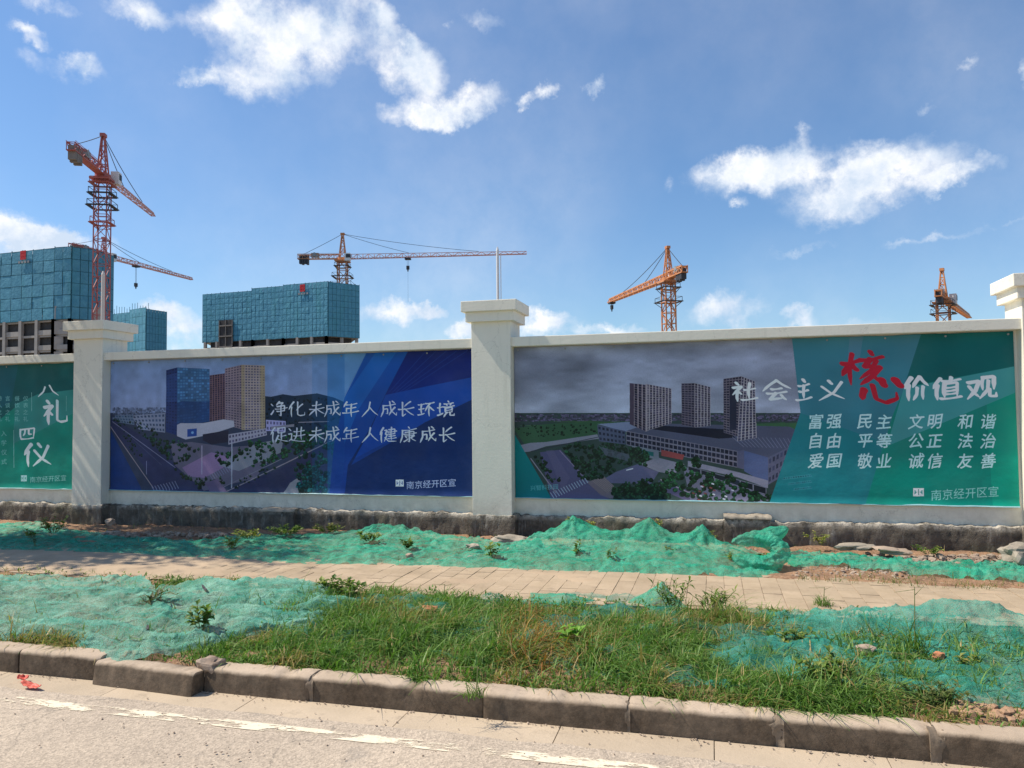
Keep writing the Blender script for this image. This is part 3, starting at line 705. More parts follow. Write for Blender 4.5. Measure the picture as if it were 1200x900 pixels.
A.logo(25, 557, 32, 564, (150, 195, 190), (0, 110, 95)); A.text('南京经开区宣', 57, 561, 7.2, (130, 185, 178), .95, .01)
A.soft(.04, 60)
hang_banner(A, A.material('banner_print_green_left'), 'green printed banner cut off at the left edge of the picture, large vertical white calligraphy', 1)
# --- middle banner
B = Art(-8.345, -2.84, Z_B0, Z_B1-.004)
B.poly([(100, 380), (600, 380), (600, 500), (100, 500)], (84, 116, 158), 1, (138, 146, 176))
B.poly([(100, 484), (600, 484), (600, 620), (100, 620)], (46, 54, 74))
for k in range(420):
    x = B.R.uniform(132, 205); y = B.R.uniform(477, 490); w_ = B.R.uniform(1, 3.5); f = B.R.uniform(.5, 1.15)
    B.poly([(x, y), (x+w_, y), (x+w_, y+2.2), (x, y+2.2)], [v*f for v in (100, 112, 140)], .7)
B.poly([(300, 463), (318, 465), (332, 462), (345, 464), (372, 461), (392, 466), (410, 474), (440, 486), (440, 505), (300, 505)], (26, 42, 60))
B.trees([(300, 466), (375, 464), (430, 486), (430, 502), (300, 502)], 160, (1, 2), (24, 44, 56))
B.tower((155, 487), (194, 484), (194, 507), (163, 503), (120, 125, 145), (55, 70, 95), 9, 4)
B.tower((135, 487), (156, 486), (158, 498), (140, 495), (90, 105, 125), (50, 70, 95), 6, 3)
B.tower((195, 434), (208, 430.6), (208, 510), (195, 506), (30, 46, 92), (24, 38, 78), 4, 22)
B.tower((208, 430.6), (246, 432.5), (246, 494), (208, 500), (46, 80, 118), (58, 100, 138), 12, 20, .62, .66)
B.poly([(208, 472), (214, 470), (232, 471), (246, 470), (246, 494), (208, 500)], (22, 48, 92), .72)
B.poly([(195, 440), (208, 437), (208, 470), (195, 472)], (60, 90, 140), .3)
B.tower((246, 440), (264, 437.5), (264, 492), (246, 494), (104, 78, 84), (48, 42, 60), 6, 22, .5, .8)
B.tower((264, 432), (284, 427.5), (284, 503), (264, 498), (124, 108, 116), (66, 60, 80), 6, 24)
B.tower((284, 427.5), (311, 428.5), (311, 503), (284, 504), (146, 132, 128), (72, 70, 96), 8, 24)
B.poly([(283, 428), (287, 427.6), (287, 504), (283, 504)], (140, 124, 90), .6); B.poly([(305.5, 428.4), (311, 428.6), (311, 503), (305.5, 503)], (146, 130, 92), .6)
B.trees([(132, 486), (165, 492), (205, 520), (232, 550), (205, 545), (132, 500)], 120, (1.2, 2.4), (34, 66, 52))
B.poly([(130, 492), (142, 496), (172, 514), (210, 548), (238, 568), (262, 578), (262, 590), (186, 590), (168, 545), (130, 502)], (44, 48, 78))
B.line((132, 494), (206, 548), (110, 112, 138), .8); B.line((130, 500), (180, 572), (132, 120, 128), .9); B.line((140, 500), (190, 545), (70, 76, 104), .4)
B.trees([(138, 496), (146, 500), (170, 536), (160, 536), (140, 506)], 34, (1, 1.8), (34, 66, 50))
B.poly([(130, 504), (170, 580), (130, 590)], (24, 50, 100)); B.soft(.03, 30)
B.poly([(208, 498), (212, 496), (238, 496), (262, 491.5), (274, 493), (275, 500), (250, 508), (238, 511), (218, 515), (208, 511)], (158, 156, 168))
B.poly([(220, 503), (231, 502), (231, 511), (220, 512)], (28, 62, 128)); B.disc(226, 507, 2, (110, 150, 190)); B.poly([(238, 509), (268, 504), (268, 518), (248, 521), (238, 516)], (38, 36, 52))
B.tower((268, 509), (312, 502), (313, 510), (268, 521), (150, 146, 160), (84, 80, 104), 12, 2); B.tower((312, 492), (335, 493.5), (335, 506), (312, 505), (150, 146, 186), (92, 88, 124), 6, 2)
B.poly([(200, 520), (225, 518), (268, 524), (330, 520), (300, 560), (240, 575), (205, 545)], (92, 88, 106))
B.poly([(214, 548), (248, 530), (270, 536), (262, 548), (240, 560), (222, 558)], (128, 104, 136)); B.poly([(256, 545), (300, 520), (332, 514), (330, 530), (280, 552)], (120, 122, 132))
B.trees([(172, 512), (205, 516), (240, 524), (212, 546), (190, 534)], 60, (1.6, 3), (34, 70, 50)); B.trees([(205, 540), (225, 560), (262, 560), (268, 566), (235, 572), (205, 556)], 60, (1.5, 2.6), (38, 66, 46))
B.trees([(252, 530), (300, 524), (300, 534), (262, 548)], 44, (1.6, 3), (34, 78, 48)); B.trees([(290, 518), (365, 505), (372, 520), (330, 538), (296, 548), (300, 528)], 150, (1.6, 3.2), (34, 84, 50))
B.poly([(232, 590), (262, 578), (330, 548), (385, 518), (400, 520), (400, 590)], (42, 46, 74)); B.line((262, 578), (392, 515), (126, 118, 128), 1.1); B.line((262, 571), (330, 538), (110, 108, 122), .8)
B.poly([(240, 566), (255, 561), (268, 577), (250, 580)], (90, 80, 108)); B.trees([(272, 566), (318, 545), (330, 545), (278, 573)], 40, (1, 1.8), (34, 64, 48)); B.poly([(352, 590), (325, 590), (340, 566), (352, 558)], (120, 122, 130))
for k in range(9): B.line((184+k*3.2, 578-k*.7), (178+k*3.4, 570-k*.8), (120, 124, 148), .9, .8)
for k in range(10): B.line((250+k*2.6, 562-k*1.2), (246+k*2.6, 556-k*1.2), (120, 122, 146), .7, .8)
B.line((272, 520), (272, 572), (150, 152, 164), 1.3); B.line((237, 522), (237, 556), (150, 140, 160), 1.2); B.line((312, 528), (312, 545), (130, 132, 150), .7); B.line((172, 540), (172, 556), (110, 112, 140), .7)
B.trees([(340, 505), (405, 500), (405, 590), (352, 590)], 120, (2, 4), (24, 78, 66)); B.trees([(350, 555), (362, 546), (382, 552), (388, 585), (352, 588)], 70, (2.4, 4.4), (20, 84, 88))
B.poly([(318, 500), (345, 497), (345, 500), (318, 503)], (120, 118, 130)); B.line((350, 495), (386, 494), (120, 116, 128), 1)
B.speckle(.02, 3)
for x0_, x1_, al in ((366, 384, .18), (384, 404, .55), (404, 470, .35)): B.poly([(x0_, 400), (x1_, 400), (x1_, 600), (x0_, 600)], (22, 96, 160), al)
B.poly([(404, 400), (436, 400), (404, 462)], (90, 140, 180), .35)
B.poly([(434, 405), (600, 405), (600, 600), (396, 600), (404, 540), (406, 466)], (8, 36, 84))
B.poly([(434, 405), (482, 405), (452, 462), (434, 502), (408, 545), (402, 600), (384, 600), (392, 520), (404, 466)], (14, 74, 150), .9, (10, 48, 120))
B.poly([(446, 405), (470, 405), (420, 480), (404, 520), (404, 466)], (30, 104, 172), .45)
B.poly([(600, 432), (554, 442), (470, 459), (452, 463), (436, 500), (412, 545), (470, 512), (498, 495), (554, 468), (600, 450)], (16, 62, 142), .95)
B.poly([(482, 405), (600, 405), (600, 432), (452, 463)], (10, 24, 88), .95, (12, 36, 108)); 
for k in range(5): B.line((500+k*12, 411), (456+k*4, 460), (30, 60, 130), .8, .5)
B.poly([(404, 590), (410, 540), (554, 468), (600, 450), (600, 600), (404, 600)], (8, 36, 84), .35)
for t_, y0, y1, xs_ in (('净化未成年人成长环境', 470, 489, (327.5, 348, 371.5, 390, 411, 433.6, 456, 476, 499.5, 522.6)), ('促进未成年人健康成长', 500, 519, (327, 348, 371.5, 390, 411, 434, 455, 479, 502, 524))):
    for ch, x in zip(t_, xs_): B.brush(ch, x-10.3, y0, x+10.3, y1, WH, .074)
B.logo(464, 562, 473.5, 570, (185, 195, 215), (12, 34, 108)); B.text('南京经开区宣', 505.5, 567, 9.8, (150, 165, 200), 1, .012)
B.soft(.03, 80)
hang_banner(B, B.material('banner_print_blue'), 'blue printed banner with glass tower, road junction and two lines of white brush lettering', 2)
# --- right banner
D = Art(-2.345, 3.085, Z_B0, Z_B1-.004)
D.poly([(560, 360), (1260, 360), (1260, 490), (560, 490)], (98, 106, 128), 1, (142, 146, 162))
D.soft(.10, 170, (1.6, .7)); D.soft(.06, 70, (1.8, .7)); D.soft(.03, 24, (2., .7))
D.poly([(560, 484), (1260, 484), (1260, 620), (560, 620)], (44, 58, 56))
for k in range(900):
    x = D.R.uniform(600, 940); y = D.R.uniform(485, 493); w_ = D.R.uniform(1, 5); f = D.R.uniform(.45, 1.3)
    D.poly([(x, y), (x+w_, y), (x+w_, y+1.5), (x, y+1.5)], [v*f for v in (78, 72, 96)], .8)
for k in range(26):
    y = 494+k*.8; x = D.R.uniform(600, 680); f = D.R.uniform(.7, 1.3); D.poly([(x, y), (x+D.R.uniform(30, 120), y-1), (x+60, y+1.2)], [v*f for v in (52, 84, 52)], .8)
D.poly([(602, 502), (640, 497), (702, 494), (702, 514), (640, 520), (616, 522)], (44, 74, 52)); D.trees([(602, 498), (700, 496), (700, 506), (620, 512)], 70, (.8, 1.7), (38, 66, 46))
for x0_ in (880, 900, 925): D.poly([(x0_, 497), (x0_+40, 495), (x0_+40, 503), (x0_, 505)], (50, 88, 56), .8)
D.poly([(608, 522), (622, 519), (640, 518), (700, 509), (702, 514), (640, 523), (622, 529), (612, 530)], (112, 112, 126)); D.line((622, 529), (702, 512), (40, 40, 52), .8)
D.poly([(633, 530), (657, 527), (692, 565), (716, 583), (720, 600), (650, 600), (640, 560)], (70, 68, 98)); D.poly([(640, 528), (648, 527), (668, 560), (660, 575)], (84, 80, 108), .5); D.line((656, 528), (690, 565), (120, 108, 128), .7); D.line((622, 537), (652, 578), (118, 114, 128), 1.1)
D.trees([(623, 532), (636, 534), (658, 566), (648, 566)], 34, (1.4, 2.6), (34, 62, 44)); D.poly([(688, 565), (708, 558), (722, 572), (718, 585), (704, 580)], (96, 86, 96))
for k in range(7): D.line((694+k*2, 563-k*.7), (712+k*1.6, 577-k*.9), (120, 106, 106), .6)
D.trees([(660, 522), (735, 515), (745, 540), (700, 562), (680, 560)], 190, (1.5, 3), (32, 66, 44)); D.poly([(702, 523), (745, 535), (735, 540), (710, 534)], (84, 84, 104), .6)
D.poly([(722, 553), (747, 544), (772, 553), (763, 567), (716, 566), (710, 560)], (82, 80, 108)); D.line((734, 551), (742, 549), (180, 180, 190), 1.2)
D.poly([(750, 544), (770, 536), (802, 544), (790, 556), (772, 553)], (112, 110, 126)); D.poly([(772, 563), (800, 572), (830, 585), (812, 590), (770, 572)], (72, 68, 96))
D.poly([(858, 566), (905, 583), (905, 600), (812, 600), (800, 545), (812, 552)], (98, 96, 116)); D.line((774, 562), (822, 584), (150, 140, 150), .8)
# the long low block
D.poly([(700, 497), (742, 494), (765, 503), (760, 508), (734, 506)], (104, 112, 138)); D.tower((700, 498), (733, 505), (733, 521), (702, 517), (66, 72, 94), (30, 34, 50), 7, 3)
D.poly([(734, 505), (762, 496), (850, 498), (925, 500), (946, 510), (930, 520), (900, 536), (864, 529)], (70, 72, 92)); D.poly([(760, 498), (850, 503), (862, 513), (842, 514), (764, 503)], (22, 24, 38))
for k in range(16): D.line((858+k*5, 512+k*.1), (872+k*4.4, 524+k*.1), (104, 106, 128), .6); 
D.tower((734, 505), (864, 528.5), (864, 548), (734, 521.5), (108, 104, 120), (32, 34, 50), 26, 3, .62, .72)
D.poly([(864, 529), (872, 527), (872, 550), (864, 548)], (80, 80, 104)); D.poly([(872, 528), (900, 536), (900, 568), (872, 552)], (74, 84, 120)); D.tower((900, 536), (946, 512), (940, 545), (900, 568), (82, 82, 104), (52, 54, 76), 10, 3)
D.poly([(806, 540), (864, 553), (900, 563), (900, 572), (864, 559), (806, 546)], (118, 116, 134)); D.tower((806, 546), (898, 571), (898, 580), (806, 551), (104, 104, 120), (28, 34, 44), 6, 1, .7, .8)
D.poly([(740, 522), (772, 528), (772, 540), (760, 536), (742, 526)], (104, 108, 120)); D.poly([(742, 525), (766, 530), (766, 535), (742, 529)], (28, 84, 84)); D.poly([(775, 527), (802, 533), (800, 539), (775, 534)], (130, 62, 62))
# three slabs of flats
D.tower((738, 449), (757.5, 451), (757.5, 506), (738, 497), (128, 116, 124), (40, 36, 52), 4, 18, .55, .9); D.tower((757.5, 450), (787, 455.5), (787, 496), (757.5, 505), (146, 136, 142), (58, 54, 72), 8, 18, .55, .86)
D.poly([(738, 449), (743, 449.5), (743, 499.5), (738, 497)], (62, 52, 66)); D.poly([(756, 450), (760, 450.5), (760, 505), (756, 506)], (150, 140, 146), .5)
D.tower((798.5, 449.5), (814, 449), (814, 501), (799, 498), (92, 84, 96), (42, 40, 56), 4, 18, .62, .7); D.tower((814, 449), (832.7, 453.7), (832.5, 499), (814, 501), (146, 138, 144), (56, 52, 70), 5, 18, .55, .86)
D.tower((847.7, 444), (869, 441), (869, 513), (848, 507), (98, 90, 100), (42, 40, 56), 6, 22, .62, .66); D.tower((869, 441), (884.7, 447), (886.5, 513), (864, 517), (150, 142, 148), (58, 56, 74), 5, 22, .55, .86)
D.poly([(855, 452), (863, 452), (863, 504), (855, 504)], (34, 36, 52))
D.trees([(718, 570), (765, 560), (790, 583), (715, 590)], 150, (2, 3.6), (30, 64, 42)); D.trees([(770, 548), (812, 552), (900, 584), (900, 592), (820, 588), (772, 566)], 130, (2, 3.4), (34, 76, 46)); D.trees([(742, 522), (762, 530), (758, 545), (738, 540)], 40, (2, 3.2), (34, 70, 46))
for x_, y_ in ((797, 545), (815, 540), (832, 557), (840, 568), (855, 560), (871, 571), (884, 580), (902, 583)): D.trees([(x_-4, y_-4), (x_+5, y_-4), (x_+5, y_+5), (x_-4, y_+5)], 10, (2, 3.2), (30, 70, 42))
for k in range(18): x_, y_ = 800+D.R.uniform(0, 60), 566+D.R.uniform(0, 20); D.line((x_, y_), (x_+3, y_+1), D.R.choice([(170, 170, 185), (60, 60, 80), (120, 60, 60), (190, 190, 200)]), 1.5)
D.speckle(.02, 3)
D.poly([(598, 500), (604, 510), (650, 590), (598, 600)], (0, 112, 112), .93, (0, 96, 104))
for k in range(14): D.line((650+k*3, 584-k*1.4), (645+k*3.1, 577-k*1.3), (150, 170, 185), .8, .75)
D.text('兴智科技园', 638, 571, 6.6, (90, 160, 165), .8, .01)
D.poly([(926, 380), (1260, 380), (1260, 620), (890, 620), (902, 588), (938, 484)], (28, 104, 112), .96, (20, 112, 118)); D.poly([(926, 380), (1085, 380), (1062, 450), (1040, 520), (938, 484)], (58, 104, 122), .6)
for y_ in range(8): D.tower((915+y_*3, 556+y_*3.2), (950, 552+y_*3.5), (952, 555+y_*3.5), (914+y_*3, 559+y_*3.2), (44, 120, 128), (26, 88, 100), 12, 1) if y_ in (1, 3, 5) else None
D.poly([(996, 390), (1012, 390), (1006, 430), (992, 436)], (90, 112, 136), .4)
D.poly([(1083, 380), (1260, 380), (1260, 620), (1006, 620), (1016, 584), (1047, 484), (1062, 450)], (0, 104, 94), 1, (0, 120, 104))
D.poly([(1150, 380), (1260, 380), (1260, 620), (1165, 620)], (0, 140, 118), .45, (0, 150, 120))
D.poly([(1083, 380), (1260, 380), (1260, 414), (1186, 430), (1059, 454)], (0, 80, 80), .95)
D.poly([(1260, 414), (1186, 430), (1059, 455), (1039, 523), (1187.6, 461), (1260, 430)], (56, 128, 130), .95)
for ch, b in zip('社会主义价值观', ((856.5, 447, 888, 471), (892, 445, 928, 471), (932, 444, 952, 470), (957, 445, 991, 470), (1059, 441, 1088, 470), (1092, 442, 1127, 469), (1132, 440, 1168, 469))): D.brush(ch, *b, (198, 212, 220), .092)
D.brush('核', 985, 412, 1036, 452, (158, 22, 42), .095); D.brush('心', 1006, 434, 1060, 481, (160, 20, 40), .10)
CX = (956, 977.5, 1013.7, 1036, 1073.5, 1095.5, 1131, 1158)
for w_, y_ in (('富强民主文明和谐', 494), ('自由平等公正法治', 516.5), ('爱国敬业诚信友善', 540)):
    for ch, x in zip(w_, CX): D.text(ch, x, y_, 18.5, (168, 208, 210), 1, .0152, .16)
D.logo(1070, 572, 1082.5, 581.5, (190, 200, 212), (0, 104, 92)); D.text('南京经开区宣', 1130.5, 578, 13.4, (120, 178, 172), 1, .012)
D.soft(.03, 90)
hang_banner(D, D.material('banner_print_teal'), 'grey and teal printed banner with three tower blocks, white lettering and two big red characters', 3)
#E2 = Art(3.625, 9.1, Z_B0, Z_B1-.004)
#E2.poly([(1150, 250), (3200, 200), (3200, 900), (1150, 900)], (0, 104, 94)); E2.soft(.04, 80)
#hang_banner(E2, E2.material('banner_print_plain'), 'plain green banner on the next wall bay beyond the right-hand pillar', 4)

# ------------------------------------------------------------------ towers under safety net
def facade(build, p, q, z0, z1, nx, nz, single, gap, mat=None, skip=None):
    """net panels between plan points p and q"""
    p, q = Vector((p.x, p.y, 0)), Vector((q.x, q.y, 0)); d = q-p; L = d.length; d.normalize(); n = Vector((d.y, -d.x, 0))
    w, h = L/nx, (z1-z0)/nz; joined = MB()
    me = None
    for i in range(nx):
        for j in range(nz):
            if skip and skip(i, j): continue
            c = p+d*w*(i+.5)+Vector((0, 0, z0+h*(j+.5))); t = random.uniform(-.03, .05)
            if single:
                if me is None:
                    b = MB(); g = gap
                    b.add([(-w/2+g, 0, -h/2+g), (0, .0, -h/2+g), (w/2-g, 0, -h/2+g), (w/2-g, 0, h/2-g), (0, .0, h/2-g), (-w/2+g, 0, h/2-g), (0, -.012, 0)],
                          [(0, 1, 6), (1, 2, 6), (2, 3, 6), (3, 4, 6), (4, 5, 6), (5, 0, 6)]); me = b.mesh('net_panel', mat or MAT['sitenet'])
                o = meshobj('net_panel', me, build, keep=False); o.location = c-build.location+n*(.15+t); o.rotation_euler = (random.uniform(-.02, .02), 0, math.atan2(d.y, d.x)+random.uniform(-.015, .015))
            else:
                cc = c+n*(.15+t); a, bb = cc-d*(w/2-gap)-n*t, cc+d*(w/2-gap); u = Vector((0, 0, h/2-gap))
                joined.add([a-u, bb-u, bb+u, a+u, cc+n*random.uniform(0, .04)], [(0, 1, 4), (1, 2, 4), (2, 3, 4), (3, 0, 4)])
    if not single:
        o = joined.build('net_panel_sheet', mat or MAT['sitenet'], build); o['kind'] = 'stuff'
    # dark battens and deck edges show in the gaps
    b = MB(); U = Vector((0, 0, 1))
    for i in range(nx+1): b.beam(p+d*w*i+U*z0+n*.06, p+d*w*i+U*(z1+random.uniform(.05, .3))+n*.06, .12)
    for j in range(nz+1): b.beam(p+U*(z0+h*j)+n*.06, q+U*(z0+h*j)+n*.06, .14)
    b.build('scaffold_frame', MAT['netframe'], build)
def prism(pts, z0, z1):
    b = MB(); n = len(pts); b.v = [(p.x, p.y, z0) for p in pts]+[(p.x, p.y, z1) for p in pts]
    b.f = [(i, (i+1) % n, n+(i+1) % n, n+i) for i in range(n)]+[tuple(range(n))[::-1], tuple(range(n, 2*n))]; return b
def inset(pts, k):
    c = sum(pts, Vector((0, 0, 0)))/len(pts); return [c+(p-c)*k for p in pts]
def netted_tower(label, pts, back, z0, ztops, nzs, nxs, single, floors_from=0, fh=3.0, gap=.06):
    c = sum(pts, Vector((0, 0, 0)))/len(pts)
    t = empty('netted_tower', (c.x, c.y, 0), 0, label, 'building', 'unfinished towers behind the wall')
    ring = pts+back
    for i in range(len(pts)-1): facade(t, pts[i], pts[i+1], z0, ztops[i], nxs[i], nzs, single, gap)
    prism(inset(ring, .985), z0+.3, min(ztops)-.5).build('inner_core', MAT['netframe'], t)
    z = floors_from; k = 0
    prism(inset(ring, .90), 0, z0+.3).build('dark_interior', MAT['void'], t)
    while z < z0+.1:
        prism(inset(ring, .975), z, z+.45).build('floor_slab', MAT['concrete'], t); z += fh
    for i in range(len(pts)-1):
        p, q = pts[i], pts[i+1]; L = (q-p).length; m = max(1, int(L/4.2)); b = MB()
        for j in range(m+1):
            r = p+(q-p)*j/m; r = c+(Vector((r.x, r.y, 0))-c)*.965
            o = MB().box(r.x-.35, r.x+.35, r.y-.35, r.y+.35, 0, z0+.1).build('column', MAT['concrete'], t)
            if j < m and j % 2 == 0:       # low upstand walls between some columns
                r2 = p+(q-p)*(j+1)/m; r2 = c+(r2-c)*.962
                for kk in range(int(z0/fh)+1):
                    MB().beam((r.x, r.y, kk*fh+.9), (r2.x, r2.y, kk*fh+.9), .2, 1.0).build('parapet', MAT['concrete'], t)
    return t
def flat(v): return Vector((v.x, v.y, 0))
# A: nearest, left edge
a0, a1, a2, a3, a4 = [flat(at_d(x, 400, d)) for x, d in ((-70, 160), (63, 150), (83, 149.2), (112, 152), (131.5, 157))]
zA = at_d(61, 374.5, 150).z; tA = at_d(61, 291, 150).z
TA = netted_tower('largest teal-netted unfinished tower at the left edge, bare concrete floors showing under its net', [a0, a1, a2, a3, a4],
     [a4*1.13+Vector((-3, 0, 0)), a0*1.13], zA, [tA, tA+.1, tA, tA-.2], 6, [11, 2, 3, 3], True, fh=3.05)
b = MB()   # blank end wall with window openings below the net
p, q = a1+(a1-a0).normalized()*.2, a3
nrm = Vector(((q-p).y, -(q-p).x, 0)).normalized(); dd = (q-p).normalized()
for k in range(int(zA/3.05)+1):
    z = k*3.05
    for s0, s1 in ((0, 1.6), (3.1, 4.6), (6.0, 8.2)):
        b.beam(p+dd*s0+nrm*.15+Vector((0, 0, z+1.75)), p+dd*s1+nrm*.15+Vector((0, 0, z+1.75)), .3, 2.6)
b.build('end_wall', MAT['concrete'], TA)
# B: middle block with a jump-formed opening
bd = [(237.5, 214), (295, 208.5), (332, 205), (384.5, 200), (421, 206)]
bp = [flat(at_d(x, 400, d)) for x, d in bd]
zB = at_d(384.5, 394, 200).z; tB = at_d(384.5, 330, 200).z
TB = netted_tower('long teal-netted unfinished block in the middle distance with one dark opening in its net', bp, [bp[-1]*1.08+Vector((-3, 0, 0)), bp[0]*1.08+Vector((4, 0, 0))],
     zB, [tB-.9, tB-.25, tB, tB-.1], 9, [11, 8, 12, 8], False, fh=2.9, gap=.045)
op0, op1 = at_d(257, 400.5, 211.6), at_d(272, 374.5, 210)
n_ = Vector(((bp[1]-bp[0]).y, -(bp[1]-bp[0]).x, 0)).normalized(); d_ = (bp[1]-bp[0]).normalized()
u0 = (flat(op0)-bp[0]).dot(d_); u1 = (flat(op1)-bp[0]).dot(d_)
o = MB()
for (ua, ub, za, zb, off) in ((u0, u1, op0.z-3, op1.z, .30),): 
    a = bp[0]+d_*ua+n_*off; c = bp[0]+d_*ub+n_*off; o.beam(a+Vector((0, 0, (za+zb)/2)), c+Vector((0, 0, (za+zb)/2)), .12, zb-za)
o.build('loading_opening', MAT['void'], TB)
o = MB()
for z in np.linspace(op0.z-1.5, op1.z-1.6, 3):
    a = bp[0]+d_*u0+n_*.5; c = bp[0]+d_*u1+n_*.5; o.beam(a+Vector((0, 0, z)), c+Vector((0, 0, z)), .3, .35)
for f in (0, .5, 1):
    a = bp[0]+d_*(u0+(u1-u0)*f)+n_*.5; o.beam(a+Vector((0, 0, op0.z-3)), a+Vector((0, 0, op1.z)), .22)
o.build('loading_deck', MAT['weight'], TB)
# C: small tower behind
cp = [flat(at_d(x, 400, d)) for x, d in ((125, 268), (152, 262), (171, 256), (195, 264))]
tC = at_d(171, 359, 256).z
TC = netted_tower('small teal-netted tower far behind, between the left pillar and the sky', cp, [cp[-1]*1.05+Vector((-2, 0, 0)), cp[0]*1.05+Vector((2, 0, 0))], 6, [tC-1.2, tC-.4, tC-.9], 12, [6, 5, 7], False, gap=.06)
o = MB()
for k in range(16):
    r = cp[0]+(cp[2]-cp[0])*(k/15); o.beam(Vector((r.x, r.y+1, tC-2)), Vector((r.x, r.y+1, tC+random.uniform(.3, 2.2))), .10)
o.build('starter_bars', MAT['netframe'], TC)
def net_sign(tower, p, q, f, z, s):
    d = (q-p).normalized(); n = Vector((d.y, -d.x, 0)); c = p+(q-p)*f+n*.42; c.z = z; U = Vector((0, 0, 1))
    b = MB()
    for (x0, z0, x1, z1) in ((-.5, .45, .5, .5), (-.35, -.5, -.35, .45), (.35, -.5, .35, .45), (-.5, 0, .5, 0), (0, -.4, 0, .6), (-.5, -.5, .5, -.45)):
        b.beam(c+d*x0*s+U*z0*s, c+d*x1*s+U*z1*s, .06, .28*s)
    b.build('red_emblem', MAT['redsign'], tower); b = MB()
    for k in range(4): b.beam(c+d*(-.85+k*.55)*s-U*.95*s, c+d*(-.5+k*.55)*s-U*.95*s, .05, .3*s)
    b.build('sign_lettering', MAT['grey'], tower)
net_sign(TA, a0, a1, .745, at_d(30, 300, 153).z, 1.5)
net_sign(TB, bp[2], bp[3], .45, at_d(355, 338, 203).z, 1.6)

# ------------------------------------------------------------------ tower cranes
def lattice(b, A, Bp, w, n, t, tri=False, w2=None):
    A, Bp = Vector(A), Vector(Bp); d = (Bp-A).normalized()
    up = Vector((0, 0, 1)) if abs(d.z) < .9 else Vector((1, 0, 0)); x = d.cross(up).normalized(); y = x.cross(d)
    w2 = w if w2 is None else w2
    def cor(k):
        f = k/n; c = A+(Bp-A)*f; ww = w*(1-f)+w2*f
        return [c-x*ww/2-y*ww/2, c+x*ww/2-y*ww/2, c+y*ww/2] if tri else [c+x*ww/2*i+y*ww/2*j for i, j in ((-1, -1), (1, -1), (1, 1), (-1, 1))]
    for k in range(n+1):
        P = cor(k); m = len(P)
        for i in range(m): b.beam(P[i], P[(i+1) % m], t*.6)
        if k < n:
            Q = cor(k+1)
            for i in range(m):
                b.beam(P[i], Q[i], t)
                b.beam(P[i], Q[(i+1) % m], t*.6) if k % 2 == i % 2 else b.beam(P[(i+1) % m], Q[i], t*.6)
